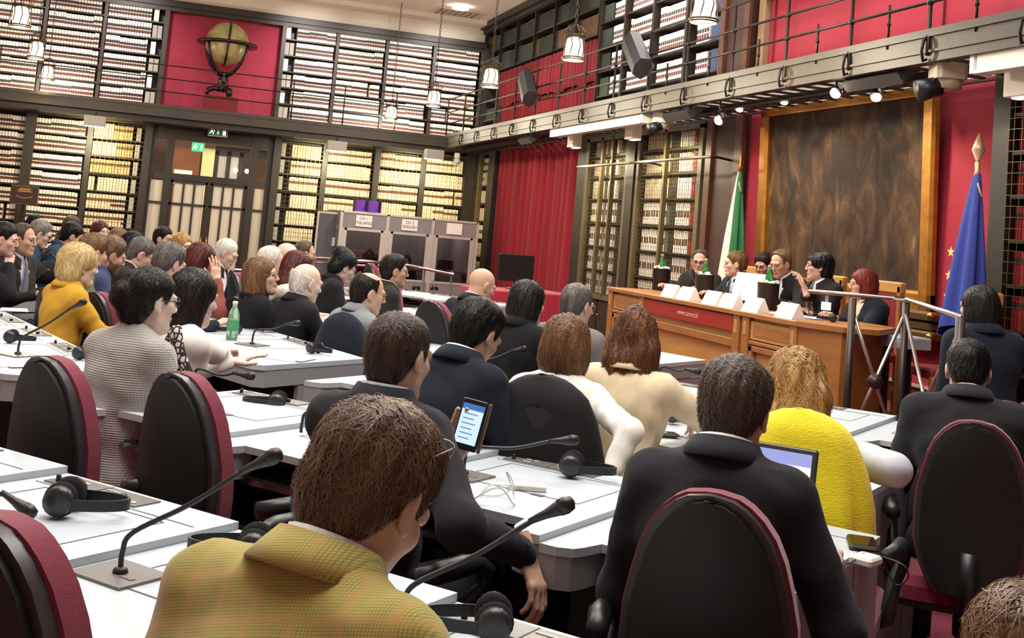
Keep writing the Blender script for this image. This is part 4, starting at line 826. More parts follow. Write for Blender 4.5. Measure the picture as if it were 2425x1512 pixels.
def headphones(label, loc, rz, s=1.0):
    if not PHONES:
        m = MB(); P = [(.058*math.cos(a)*1.0, .155*math.sin(a), .035) for a in [PI*k/16 for k in range(17)]]; m2 = []
        for i, p in enumerate(P): m2.append([(p[0], p[1], .022), (p[0], p[1], .048), (p[0]*.96, p[1]*.96, .048), (p[0]*.96, p[1]*.96, .022)])
        m.grid(m2, False, True); PHONES['band'] = m.mesh('headband', BLACKP)
        m = MB(); m.tube([(.068, 0, .042), (.062, 0, .042), (.044, 0, .042)], [.020, .034, .036], 16); m.tube([(.056, .01, .035), (.056, -.005, .035)], .008, 6); PHONES['cup'] = m.mesh('ear_cup', M('cup_plastic', '#2c2c30', .3))
        PHONES['foam'] = MB().ball((.032, 0, .042), (.021, .041, .041), 16, 10).mesh('foam_pad', M('black_foam', '#0f0e10', .95, bump=.4, bscale=500))
    t = thing('headphones', label, 'headphones', loc, rz, 'interpretation headphones'); s *= .74; t.scale = (s, s, s)
    obj('headband', PHONES['band'], t)
    for r in (0, PI): c = obj('ear_cup', PHONES['cup'], t, None, None if r == 0 else (0, 0, r)); obj('foam_pad', PHONES['foam'], c)
    return t
for px, py, z, az, s, lb in ((150, 1218, .768, -105, 1.3, 'large black headphones on the nearest desk at the lower left'), (600, 1330, .75, 78, 1.25, 'black headphones half hidden by the olive jacket collar'), (1165, 1512, .73, 75, 1.25, 'black headphones at the bottom edge beside a control panel'),
    (655, 972, .76, 75, 1.15, 'black headphones with silver cup behind the bald crown of the olive jacket man'), (1352, 1128, .75, -118, 1.25, 'black headphones before the draped black coat'), (1590, 1000, .75, -112, 1.15, 'black headphones above the dark phone on the desk'), (745, 838, .75, -140, 1.05, 'black headphones on the desk end with open papers'),
    (560, 792, .75, 80, 1.0, 'black headphones beside the green water bottle'), (25, 812, .75, -100, 1.05, 'pair of headphones at the left edge with silver cups'), (195, 852, .75, -125, 1.05, 'black headphones behind the empty chair at left'),
    (985, 688, .75, 0, 1.0, 'small black headphones on the desk before the booth rail, left pair'), (1028, 689, .75, 0, 1.0, 'small black headphones on the desk before the booth rail, right pair'), (765, 722, .75, 30, 1.0, 'black headphones among papers before the elderly bald man')):
    headphones(lb, on(px, py, z), math.radians(az), s)
# ================================================================== dais table
OAK = M('honey_oak', '#c8924e', .42, var=.22, vscale=2.2, stretch=(1, 1, 7)); OAKD = M('oak_dark', '#a86e36', .42, var=.25, vscale=3, stretch=(1, 1, 6)); RPLQ = M('red_fascia', '#9c2219', .5)
dt = thing('dais_table', 'long honey oak panelled conference table with a red web-address fascia', 'table', (4.4, 8.8, ZD))
def dp(n, y0, y1, z0, z1, m=OAK, x0=0.0, x1=.03, par=None): return MB().bbox(x0, x1, y0-8.8, y1-8.8, z0-ZD, z1-ZD, .006).build(n, m, par or dt)
YA, YB = 7.12, 10.52
dp('table_top', YA-.03, YB+.03, 1.035, 1.07, OAKD, -.03, .80); dp('carcass', YA, YB, ZD+.02, 1.035, OAK, .03, .06)
dp('kick_board', YA, YB, ZD, ZD+.09, OAKD, .0, .03)
for y in (YB-.05, 9.74, 7.98, 7.84, YA+.05): 
    q = dp('pilaster', y-.05, y+.05, ZD+.02, 1.035, OAKD, -.015, .03); dp('inset', y-.02, y+.02, .90, 1.0, OAK, -.02, -.012, None)
for y0, y1 in ((9.80, YB-.11), (7.20, 7.78)):
    dp('drawer_front', y0, y1, .875, 1.01, OAK, .0, .03); dp('drawer_panel', y0+.04, y1-.04, .90, .985, OAKD, -.004, .01)
    dp('rail', y0, y1, .84, .865, OAKD, -.01, .03)
    for a, b, c, d in ((y0, y0+.05, .42, .83), (y1-.05, y1, .42, .83), (y0, y1, .79, .83), (y0, y1, .42, .47)): dp('panel_frame', a, b, c, d, OAKD, -.008, .03)
dp('panel_frame', 8.03, 9.69, .79, .85, OAKD, -.008, .03); dp('panel_frame', 8.03, 9.69, .42, .47, OAKD, -.008, .03)
fz = dp('fascia', 8.04, 9.68, .905, 1.025, RPLQ, -.012, .02)
RM = Matrix.Translation((-.014, 8.80-8.8, .965-ZD)) @ Matrix.Rotation(-PI/2, 4, 'Z') @ Matrix.Rotation(PI/2, 4, 'X')
text_mesh('www.camera.it', .062, M('fascia_letter', '#d9a68a', .5), fz, RM)
MB().prism([(-.0, YA-8.8), (.12, YA-.34-8.8), (.17, YA-.34-8.8), (.75, YA-8.8)], 0.02, .705).build('end_board', OAKD, dt)
MB().prism([(-.04, YA-8.8-.02), (.11, YA-.37-8.8), (.35, YA-.42-8.8), (.80, YA-8.8)], .705, .74).build('end_top', OAKD, dt)
sd = thing('side_table', 'pale grey side table against the right end of the dais table', 'table', (5.12, 7.0, ZD)); MB().bbox(-.13, .13, -.2, .2, .62, .70, .01).build('table_top', DEDGE, sd)
for x in (-.09, .09): MB().box(x-.012, x+.012, -.02, .02, 0, .62).build('leg', IRON, sd)
# wooden chairs at the dais
LEATH = M('red_leather', '#7c1f22', .5)
def dais_chair(label, x, y, rz):
    t = thing('dais_chair', label, 'chair', (x, y, ZD), rz, 'wooden dais chairs')
    for sx in (-.22, .22):
        MB().bbox(sx-.022, sx+.022, -.24, -.19, 0, 1.02, .006).build('back_post', OAKD, t); MB().bbox(sx-.022, sx+.022, .19, .235, 0, .44, .006).build('leg', OAKD, t); MB().box(sx-.015, sx+.015, -.19, .19, .20, .23).build('stretcher', OAKD, t)
    MB().bbox(-.245, .245, -.25, -.19, .97, 1.05, .012).build('top_rail', OAK, t); MB().bbox(-.2, .2, -.235, -.20, .60, .96, .01).build('back_pad', LEATH, t); MB().bbox(-.235, .235, -.22, .235, .42, .49, .015).build('seat', LEATH, t); return t
dais_chair('wooden chair with red back behind the red-haired woman at the dais', 5.55, 6.98, face(-75))
for k, (x, y, nm) in enumerate(((5.62, 10.25, 'man in black-rimmed glasses'), (5.55, 9.72, 'fair-haired man with a dark tie'), (5.55, 8.9, 'man in the blue tie reading papers'), (5.55, 8.1, 'man with a visitor badge'))): dais_chair('wooden dais chair behind the %s' % nm, x, y, face(-90))
# things on the dais table
for k, (px, py, w) in enumerate(((1507, 690, .0), (1559, 698, 0), (1619, 709, 0), (1696, 719, 0), (1763, 730, 0), (1834, 744, 0))):
    p = atz(px, py+8, 1.07); t = thing('name_card', 'folded white name card on the dais table, %s from the left' % ords[k], 'name card', (max(p[0], 4.47), p[1], 1.07), face(-95), 'name cards')
    MB().prism([(-.06, 0), (.06, 0), (.004, .11), (-.004, .11)], -.105, .105).build('folded_card', PAPER, t); t.children[0].rotation_euler = (PI/2, 0, PI/2)
    t.children[0].location = (0, 0, 0)
BGL = bpy.data.materials.new('bottle_green'); BGL.use_nodes = True; b = BGL.node_tree.nodes['Principled BSDF']; b.inputs['Base Color'].default_value = (.06, .35, .10, 1); b.inputs['Roughness'].default_value = .08; b.inputs['Transmission Weight'].default_value = .6; b.inputs['IOR'].default_value = 1.4
for k, (px, py) in enumerate(((1563, 688), (1666, 708), (1816, 734))):
    p = atz(px, py, 1.07); q = (max(p[0], 4.62), p[1], 1.07)
    t = thing('ice_bucket', 'black ice bucket full of ice on the dais table, %s from the left' % ords[k], 'bucket', q, 0, 'ice buckets')
    MB().lathe([(.075, 0), (.08, .02), (.088, .21), (.092, .215), (.084, .212), (.07, .03), (.01, .03)], 20).build('bucket', BLACKP, t)
    m = MB()
    for i in range(26): a = random.random()*6.28; r = .07*math.sqrt(random.random()); m.T = Matrix.Translation((r*math.cos(a), r*math.sin(a), .195+random.random()*.03)) @ Matrix.Rotation(random.random()*3, 4, Vector((random.random(), random.random(), 1))); m.box(-.014, .014, -.014, .014, -.014, .014)
    o = m.build('ice', M('ice', '#dfe6dc', .2), t); o['kind'] = 'stuff'
    t2 = thing('water_bottle', 'green glass water bottle standing in the %s ice bucket' % ords[k], 'bottle', (q[0], q[1], q[2]+.06), 0, 'bottles in ice buckets')
    MB().lathe([(.034, 0), (.036, .02), (.036, .17), (.03, .20), (.014, .25), (.013, .275)], 16).build('glass', BGL, t2); MB().lathe([(.0145, .272), (.015, .295), (.002, .297)], 12).build('cap', M('cap_red', '#c08a80', .4), t2)
for b, h, lb in (((1655, 700), (1628, 640), 'slim silver microphone before the man in black-rimmed glasses'), ((1766, 722), (1763, 640), 'upright silver microphone before the fair-haired man'), ((1915, 752), (1868, 716), 'slim dark microphone before the man with the badge'), ((1605, 690), (1575, 664), 'low dark microphone beside the leftmost ice bucket')):
    p = atz(*b, 1.07); mic(lb, (max(p[0], 4.6), p[1], 1.07), h, .05, (0, -1), False, .8)
t = thing('open_papers', 'loose white papers spread before the man with the badge', 'papers', (4.72, 7.75, 1.071), .2); MB().box(-.15, .15, -.2, .2, 0, .004).build('sheet', PAPER, t); MB().box(-.1, .2, -.35, -.12, .004, .007).build('sheet', PAPER, t)
headphones('black headphones at the right end of the dais table', (4.75, 7.25, 1.07), 1.0)
# steel railing at the dais edge
ra = thing('dais_railing', 'dark steel railing with crossed braces at the right end of the dais', 'railing', (0, 0, 0))
STEEL = M('rail_steel', '#4a4440', .4, .8); BRT = M('rail_bright', '#b5aba2', .3, .9)
hz = 1.28
p1 = Vector(atz(2020, 706, hz)); p2 = Vector(atz(2146, 716, hz)); p3 = Vector(atz(2275, 752, hz)); p0 = p1+Vector((-.10, .35, 0))
for p in (p1, p2, p3): MB().tube([(p.x, p.y, 0), (p.x, p.y, hz)], .024, 8).lathe([(.06, 0), (.06, .015), (.03, .03)], 12, (p.x, p.y, 0)).build('post', STEEL, ra)
MB().tube([(p0.x, p0.y, hz+.01), (p1.x, p1.y, hz+.02), (p2.x, p2.y, hz+.02), (p3.x, p3.y, hz)], .014, 8).build('top_rail', BRT, ra)
for a, b in ((p1, p2), (p2, p3)):
    za, zb = .32, hz-.07; c = (a+b)/2; c.z = (za+zb)/2
    for s, e in (((a.x, a.y, zb), (b.x, b.y, za)), ((a.x, a.y, za), (b.x, b.y, zb))): MB().tube([s, e], .012, 6).build('brace', BRT, ra)
    MB().ball(tuple(c), .05, 12, 8).build('boss', STEEL, ra)
# red-clothed table with monitors
p = atz(1183, 694, .86); rt = thing('clothed_table', 'small table under a plain red cloth beside the crimson curtain', 'table', (4.62, 14.0, -.35), .1)
MB().bbox(-.62, .62, -.45, .45, 0, 1.15, .012).build('red_cloth', M('cloth_red', '#a01030', .85, sheen=.3), rt)
t = thing('monitor', 'black flat monitor seen from behind on the red-clothed table', 'monitor', (4.62, 14.2, .80), .25); MB().bbox(-.27, .27, -.02, .02, .10, .44, .01).build('screen', BLACKP, t); MB().lathe([(.11, 0), (.10, .012), (.02, .02), (.018, .14)], 14).build('stand', BLACKP, t)
t = thing('coffee_cup', 'white cup and saucer on the red-clothed table', 'cup', (4.72, 13.72, .80)); MB().lathe([(.04, 0), (.08, .012), (.082, .016), (.03, .012)], 16).build('saucer', PAPER, t); MB().lathe([(.03, .012), (.042, .05), (.045, .07), (.04, .068), (.02, .02)], 14).build('cup', PAPER, t); MB().tube([(.03, 0, .05), (.12, .05, .09)], .004, 6).build('spoon', CHROME, t)
# ================================================================== people: smooth implicit bodies meshed with surface nets
def nets(F, xs, ys, zs):
    S = F < 0; a, b, c = F.shape
    m = np.zeros((a-1, b-1, c-1), np.int8)
    for i in (0, 1):
        for j in (0, 1):
            for k in (0, 1): m += S[i:a-1+i, j:b-1+j, k:c-1+k]
    act = (m > 0) & (m < 8); idx = np.argwhere(act)
    if len(idx) == 0: return np.zeros((0, 3)), np.zeros((0, 4), int)
    ids = np.full(act.shape, -1, int); ids[act] = np.arange(len(idx)); I, J, K = idx.T
    acc = np.zeros((len(idx), 3)); cnt = np.zeros(len(idx)); X = [xs, ys, zs]
    for ax in range(3):
        o1, o2 = [q for q in range(3) if q != ax]
        for u in (0, 1):
            for v in (0, 1):
                p = [I, J, K]; p[o1] = p[o1]+u; p[o2] = p[o2]+v; q = list(p); q[ax] = q[ax]+1
                f0, f1 = F[tuple(p)], F[tuple(q)]; cr = (f0 < 0) != (f1 < 0); t = np.where(cr, f0/np.where(cr, f0-f1, 1), 0)
                for d in range(3): acc[:, d] += np.where(cr, X[d][p[d]]*(1-(t if d == ax else 0))+(X[d][q[d]]*t if d == ax else 0), 0)
                cnt += cr
    V = acc/cnt[:, None]; faces = []
    for ax in range(3):
        o1, o2 = [q for q in range(3) if q != ax]
        sl = [slice(1, -1)]*3; sl[ax] = slice(0, -1); s2 = [slice(1, -1)]*3; s2[ax] = slice(1, None)
        ch = S[tuple(sl)] != S[tuple(s2)]; E = np.argwhere(ch)
        if len(E) == 0: continue
        E[:, o1] += 1; E[:, o2] += 1; ins = S[tuple(E.T)]
        def cell(u, v): q = E.copy(); q[:, o1] -= u; q[:, o2] -= v; return ids[tuple(q.T)]
        A = np.stack([cell(1, 1), cell(0, 1), cell(0, 0), cell(1, 0)], 1)
        flip = ins if ax != 1 else ~ins
        A = np.where(flip[:, None], A, A[:, ::-1]); faces.append(A[(A >= 0).all(1)])
    return V, np.concatenate(faces)
class Field:
    def __init__(s, xs, ys, zs): s.xs, s.ys, s.zs = xs, ys, zs; s.F = np.full((len(xs), len(ys), len(zs)), .3)
    @staticmethod
    def box(lo, hi, h): return Field(*[np.arange(l, u+h, h) for l, u in zip(lo, hi)])
    def blk(s, lo, hi):
        r = []
        for a, l, u in zip((s.xs, s.ys, s.zs), lo, hi): i, j = np.searchsorted(a, l), np.searchsorted(a, u); r.append(slice(max(i-1, 0), min(j+1, len(a))))
        return tuple(r), s.xs[r[0]][:, None, None], s.ys[r[1]][None, :, None], s.zs[r[2]][None, None, :]
    def uni(s, sl, D, k):
        A = s.F[sl]
        if A.size == 0: return
        if k <= 0: s.F[sl] = np.minimum(A, D); return
        h = np.clip(.5+.5*(D-A)/k, 0, 1); s.F[sl] = D*(1-h)+A*h-k*h*(1-h)
    def sub(s, sl, D, k):
        A = s.F[sl]
        if A.size == 0: return
        k = max(k, 1e-5); D = -D; h = np.clip(.5-.5*(D-A)/k, 0, 1); s.F[sl] = D*(1-h)+A*h+k*h*(1-h)
    def ell(s, c, r, k=.02, R=None, op='uni'):
        m = max(r)+.06+k; sl, X, Y, Z = s.blk(np.array(c)-m, np.array(c)+m); x, y, z = X-c[0], Y-c[1], Z-c[2]
        if R is not None: x, y, z = R[0][0]*x+R[1][0]*y+R[2][0]*z, R[0][1]*x+R[1][1]*y+R[2][1]*z, R[0][2]*x+R[1][2]*y+R[2][2]*z
        q = np.sqrt((x/r[0])**2+(y/r[1])**2+(z/r[2])**2); g = np.sqrt((x/r[0]**2)**2+(y/r[1]**2)**2+(z/r[2]**2)**2)+1e-9
        getattr(s, op)(sl, q*(q-1)/g, k); return s
    def cap(s, a, b, ra, rb=None, k=.02, op='uni'):
        a, b = np.array(a, float), np.array(b, float); rb = ra if rb is None else rb; m = max(ra, rb)+.05+k
        sl, X, Y, Z = s.blk(np.minimum(a, b)-m, np.maximum(a, b)+m); d = b-a; L = d@d+1e-12
        t = np.clip(((X-a[0])*d[0]+(Y-a[1])*d[1]+(Z-a[2])*d[2])/L, 0, 1)
        D = np.sqrt((X-a[0]-t*d[0])**2+(Y-a[1]-t*d[1])**2+(Z-a[2]-t*d[2])**2)-(ra+(rb-ra)*t); getattr(s, op)(sl, D, k); return s
    def pts(s): return s.xs[:, None, None], s.ys[None, :, None], s.zs[None, None, :]
    def mesh(s): return nets(s.F, s.xs, s.ys, s.zs)
def noise3(x, y, z, seed, f):
    r = np.random.default_rng(seed); v = 0
    for i in range(5):
        w = r.normal(size=3)*f*(.6+.35*i); v = v+np.sin(w[0]*x+w[1]*y+w[2]*z+r.uniform(0, 6.28))/(1+.4*i)
    return v/3
# ---- heads (y forward, z up, origin mid-head)
HEADS = {}
def head_arrays(kind, h):
    key = (kind, h)
    if key in HEADS: return HEADS[key]
    f = Field.box((-.10, -.14, -.235), (.10, .14, .135), h); fem = kind == 'f'; j = .92 if fem else 1.0
    f.ell((0, -.018, .030), (.0765, .097, .088), .0); f.ell((0, .028, -.045), (.057*j, .060, .072), .035); f.ell((0, .0, -.03), (.066*j, .07, .075), .02)
    f.cap((-.012, .066, -.098), (.012, .066, -.098), .020*j, None, .02); f.cap((-.042*j, .01, -.072), (0, .058, -.100), .022, .018, .025); f.cap((.042*j, .01, -.072), (0, .058, -.100), .022, .018, .025)
    f.cap((-.036, .076, .022), (.036, .076, .022), .011 if fem else .014, None, .014)
    for s in (-1, 1):
        f.ell((s*.040, .058, -.020), (.020, .023, .020), .020); f.ell((s*.032, .097, .005), (.018, .016, .012), .012, op='sub'); f.ell((s*.031, .083, .012), (.016, .008, .005), .006)
        f.ell((s*.0105, .0955, -.031), (.0075, .008, .0065), .006); 
        E = Matrix.Rotation(s*.30, 3, 'Z') @ Matrix.Rotation(-.2, 3, 'X'); f.ell((s*.079, -.006, -.004), (.0085, .020, .033), .004, E); f.ell((s*.088, .003, -.002), (.006, .010, .017), .004, E, 'sub'); f.ell((s*.079, .002, -.033), (.007, .009, .010), .005)
    f.cap((0, .086, .018), (0, .1035, -.024), .0065, .0090, .010); f.ell((0, .1045, -.027), (.0100, .0088, .0085), .006)
    f.ell((0, .0865, -.0605), (.023, .0085, .0055), .006); f.ell((0, .0845, -.0705), (.019, .0085, .0065), .006); f.cap((-.020, .0945, -.0655), (.020, .0945, -.0655), .0022, None, .003, 'sub')
    nr = .047 if fem else .057; f.cap((0, -.028, -.06), (0, -.036, -.135), nr, nr, .025)
    V, Q = f.mesh(); c = V[Q].mean(1); mi = np.zeros(len(Q), int)
    mi[(np.abs(c[:, 0]) < .024) & (c[:, 1] > .075) & (((c[:, 2]+.0665)/.0125)**2+(c[:, 0]/.025)**2 < 1)] = 1
    HEADS[key] = (V, Q, mi); return HEADS[key]
def hairline(y): return np.interp(y, [-.14, -.075, -.045, -.022, -.008, .010, .032, .05, .066, .085, .12], [-.095, -.092, -.075, -.040, .020, .030, -.005, .035, .062, .070, .074])
def hair_arrays(style, h, seed=1):
    key = ('hair', style, h, seed)
    if key in HEADS: return HEADS[key]
    lo, hi = (-.16, -.19, -.40), (.16, .15, .19)
    if style in ('short', 'balding', 'crop', 'receding', 'fringe'): lo, hi = (-.12, -.15, -.13), (.12, .13, .17)
    f = Field.box(lo, hi, h); X, Y, Z = f.pts(); x, y, z = X+0*Y+0*Z, Y+0*X+0*Z, Z+0*X+0*Y
    phi = np.arctan2(x, -y); strand = np.sin(phi*31+4*np.sin(z*25+1)+seed)*.5+np.sin(phi*17-z*18+seed*2)*.5
    big = noise3(x, y, z, seed, 28)
    if style in ('short', 'crop', 'receding', 'balding', 'fringe'):
        t = {'fringe': .008, 'short': .015, 'crop': .007, 'receding': .010, 'balding': .009}[style]
        f.ell((0, -.018, .030), (.0775, .098, .089), 0); f.ell((0, -.048, -.040), (.060, .050, .062), .03)
        f.F += .0
        grow = np.clip((Z-hairline(Y)+.004)/.075, 0, 1)**.8; top = np.clip((Z-.05)/.05, 0, 1)
        f.F = f.F-t*(.12+.88*grow)*(1+.35*top)+(strand*.0022+big*.005)*(1 if style == 'short' else .45)*grow
        cut = hairline(Y)-Z+0*X
        if style == 'receding': cut = np.maximum(cut, np.where(Y > .035, (Y-.035)*2.2+.085-(Z-.0)*1.0, -1)+0*X)
        if style == 'balding': cut = np.maximum(cut, (.030-np.hypot(X*.95, Y+.0+.012))*-1*-1+0*Z); cut = np.maximum(hairline(Y)-Z+0*X, .075-np.hypot(X, Y+.005)-(.105-Z)*.55); cut = np.maximum(cut, Y-.03+0*X+0*Z)
        if style == 'fringe': cut = np.maximum(np.maximum(cut, Z-.040-.35*(-Y-.04)+0*X), Y-.02+0*X+0*Z)
        f.F = np.maximum(f.F, cut*.7)
    else:
        if style == 'wavy': f.ell((0, -.022, .033), (.095, .112, .102), 0); f.ell((0, -.06, -.05), (.088, .07, .075), .03)
        elif style == 'bob': f.ell((0, -.020, .031), (.086, .107, .097), 0); f.ell((0, -.035, -.055), (.097, .088, .10), .05)
        elif style == 'shoulder': f.ell((0, -.020, .031), (.086, .107, .097), 0); f.ell((0, -.04, -.08), (.098, .084, .135), .05); f.ell((0, -.06, -.15), (.098, .065, .07), .04)
        elif style == 'long': f.ell((0, -.020, .032), (.087, .108, .098), 0); f.ell((0, -.045, -.08), (.108, .085, .14), .05); f.ell((0, -.085, -.21), (.105, .058, .15), .05); f.cap((.07, -.06, -.05), (.075, -.075, -.30), .045, .03, .04); f.cap((-.07, -.06, -.05), (-.08, -.07, -.28), .045, .03, .04)
        elif style == 'bun': f.ell((0, -.020, .034), (.086, .106, .096), 0); f.ell((0, -.06, -.04), (.072, .06, .07), .03); f.ell((0, -.118, .01), (.05, .042, .055), .02)
        elif style == 'updo': f.ell((0, -.020, .040), (.094, .112, .103), 0); f.ell((0, -.07, -.03), (.08, .065, .07), .03); f.ell((0, -.08, .09), (.06, .06, .05), .03)
        f.F += strand*.004*(1.3 if style in ('long', 'wavy') else .8)+big*(.012 if style in ('long', 'wavy', 'updo') else .006)
        fx = .060; f.ell((0, .125, -.030), (fx, .085, .100), .012, op='sub'); f.ell((0, .10, -.12), (.058, .10, .07), .012, op='sub')
        if style in ('bun', 'updo'): f.F = np.maximum(f.F, (hairline(Y)-Z+0*X)*.7)
        if style == 'bob': f.F = np.maximum(f.F, (-.145-Z+0*X+0*Y)+.006*np.sin(phi*19))
        for s in (-1, 1):
            if style in ('wavy',): f.ell((s*.075, .045, -.06), (.03, .05, .05), .01, op='sub')
    V, Q = f.mesh(); HEADS[key] = (V, Q); return HEADS[key]
# ---- hands (right hand: wrist at origin, fingers +y, back of hand +z, thumb towards -x)
HANDS = {}
def hand_arrays(pose, h):
    key = (pose, h)
    if key in HANDS: return HANDS[key]
    curl = {'relaxed': (.35, .45, .35), 'flat': (.08, .12, .08), 'grip': (.9, 1.25, .8), 'pinch': (.65, .9, .6), 'open': (-.05, .15, .1)}[pose]
    f = Field.box((-.085, -.05, -.10), (.065, .215, .045), h)
    f.cap((0, -.045, 0), (0, .01, 0), .024, .024, 0); f.ell((-.003, .050, -.002), (.040, .050, .0155), .014); f.cap((-.028, .080, .0), (.030, .076, -.002), .0115, .010, .012)
    for i, (bx, by, L, r) in enumerate(((-.031, .084, .082, .0092), (-.010, .090, .090, .0095), (.012, .087, .084, .0092), (.032, .078, .066, .0080))):
        p = np.array([bx, by, 0.0]); a = 0.0; sp = (bx*2.2 if pose in ('open', 'flat') else bx*.6)
        for sgm, (fr, c) in enumerate(zip((.46, .30, .24), curl)):
            a += c*(1+.06*i); q = p+L*fr*np.array([math.sin(sp)*math.cos(a), math.cos(a)*math.cos(sp), -math.sin(a)]); f.cap(p, q, r*(1-.08*sgm), r*(.93-.1*sgm), .003); p = q
    th = {'grip': [(-.026, .018, -.008), (-.046, .050, -.026), (-.030, .078, -.040), (-.012, .092, -.046)], 'pinch': [(-.026, .018, -.006), (-.048, .052, -.026), (-.042, .085, -.045), (-.032, .105, -.056)]}.get(pose, [(-.026, .018, -.004), (-.052, .048, -.016), (-.066, .076, -.022), (-.070, .098, -.025)])
    for a, b, r in zip(th, th[1:], (.0135, .0105, .009)): f.cap(a, b, r, r*.88, .008)
    V, Q = f.mesh(); HANDS[key] = (V, Q); return HANDS[key]
def arr_obj(name, parts, mats, parent, smooth=True):
    VV, FF, MM = [], [], []; n = 0
    for V, Q, mi in parts:
        V = np.asarray(V); VV.append(V); FF.append(np.asarray(Q)+n); MM.append(np.full(len(Q), mi, int) if np.isscalar(mi) else mi); n += len(V)
    V = np.concatenate(VV); mm = np.concatenate(MM); F = np.concatenate(FF); me = bpy.data.meshes.new(name)
    me.vertices.add(len(V)); me.vertices.foreach_set('co', V.astype(np.float32).ravel()); nf = len(F)
    me.loops.add(nf*4); me.loops.foreach_set('vertex_index', F.astype(np.int32).ravel()); me.polygons.add(nf)
    me.polygons.foreach_set('loop_start', np.arange(0, nf*4, 4, dtype=np.int32)); me.polygons.foreach_set('material_index', mm.astype(np.int32)); me.polygons.foreach_set('use_smooth', np.ones(nf, bool))
    for m in mats: me.materials.append(m)
    me.update(calc_edges=True); me.validate(); return obj(name, me, parent)
def xf(V, Mx): Mx = np.array(Mx); return V @ Mx[:3, :3].T + Mx[:3, 3]
def mb_arr(m):                                            # quads/tris of an MB as an all-quad array
    Q = []
    for f in m.f:
        if len(f) == 4: Q.append(f)
        elif len(f) == 3: Q.append((f[0], f[1], f[2], f[2]))
        else:
            for i in range(1, len(f)-1, 2): Q.append((f[0], f[i], f[i+1], f[min(i+2, len(f)-1)]))
    return np.array(m.v), np.array(Q)
def hairmat(name, c1, c2, rough=.42):
    return M('hair_'+name, c1, rough, 0, 0, 26, .55, 90, (1, 1, .18), 0, .22, c2)
HM = dict(darkbrown=hairmat('darkbrown', '#2b1e17', '#524031'), brown=hairmat('brown', '#4b3626', '#856a4c'), dark=hairmat('dark', '#120d0b', '#261c18'), black=hairmat('black', '#070607', '#151213'), chestnut=hairmat('chestnut', '#45271a', '#8a5d3c'), auburn=hairmat('auburn', '#3a1814', '#66291f'), red=hairmat('red', '#571a16', '#8f3a2c'),
          blond=hairmat('blond', '#a88c55', '#e2d09c'), honey=hairmat('honey', '#7c5830', '#d2ad6c'), lightbrown=hairmat('lightbrown', '#4e3622', '#8a6a48'), grey=hairmat('grey', '#5a5550', '#97918a'), white=hairmat('white', '#b9b1a5', '#e3ddd2'), saltpepper=hairmat('saltpepper', '#3a3431', '#77706a'), copper=hairmat('copper', '#553a27', '#96704e'), greybrown=hairmat('greybrown', '#362c24', '#665847'))
def skin(name, c): return M('skin_'+name, c, .5, 0, .10, 9, .12, 220, (1, 1, 1), 0, .4, None, 0, .03)
SK = dict(fair=skin('fair', '#dcbfae'), pink=skin('pink', '#d4aa99'), tan=skin('tan', '#bf957b'), warm=skin('warm', '#cfa68e'), deep=skin('deep', '#9a6246'))
LIPS = M('lips', '#b57a6c', .45); EYEW = M('eye_white', '#c4b8ae', .35); IRIS = M('iris', '#2a1c15', .2); SPEC = M('spectacle_frame', '#1e1a18', .3); SPECM = M('spectacle_wire', '#8f8a80', .25, .9)
def cloth(name, c, rough=.9, var=.1, bump=.10, bscale=700, sheen=.03, vscale=18): return M('cloth_'+name, c, rough, 0, var, vscale, bump, bscale, (1, 1, 1), 0, .3, None, sheen)
CL = dict(black=cloth('black', '#161518'), charcoal=cloth('charcoal', '#232227'), navy=cloth('navy', '#171b29'), dark=cloth('dark', '#1b191d'), brownsuit=cloth('brownsuit', '#2b2520'), greysuit=cloth('greysuit', '#8b8e90'), taupe=cloth('taupe', '#7f7672'), white=cloth('white', '#efebe4', .85), cream=cloth('cream', '#e8d6b4'), mustard=cloth('mustard', '#c9982f'),
          blue=cloth('blue', '#2f435c'), indigo=cloth('indigo', '#3a4266'), pinkshirt=cloth('pinkshirt', '#cc8f9a'), plum=cloth('plum', '#4c2733'), rust=cloth('rust', '#8a4a40'), green=cloth('green', '#6d7c5c'), brown=cloth('brown', '#5e4a35'), shirtw=cloth('shirtw', '#ece9e6', .8), shirtb=cloth('shirtb', '#b9bfd2', .8), lightgrey=cloth('lightgrey', '#c9ccd4', .85), purple=cloth('purple', '#59405e'), maroon=cloth('maroon', '#5c1f2c'))
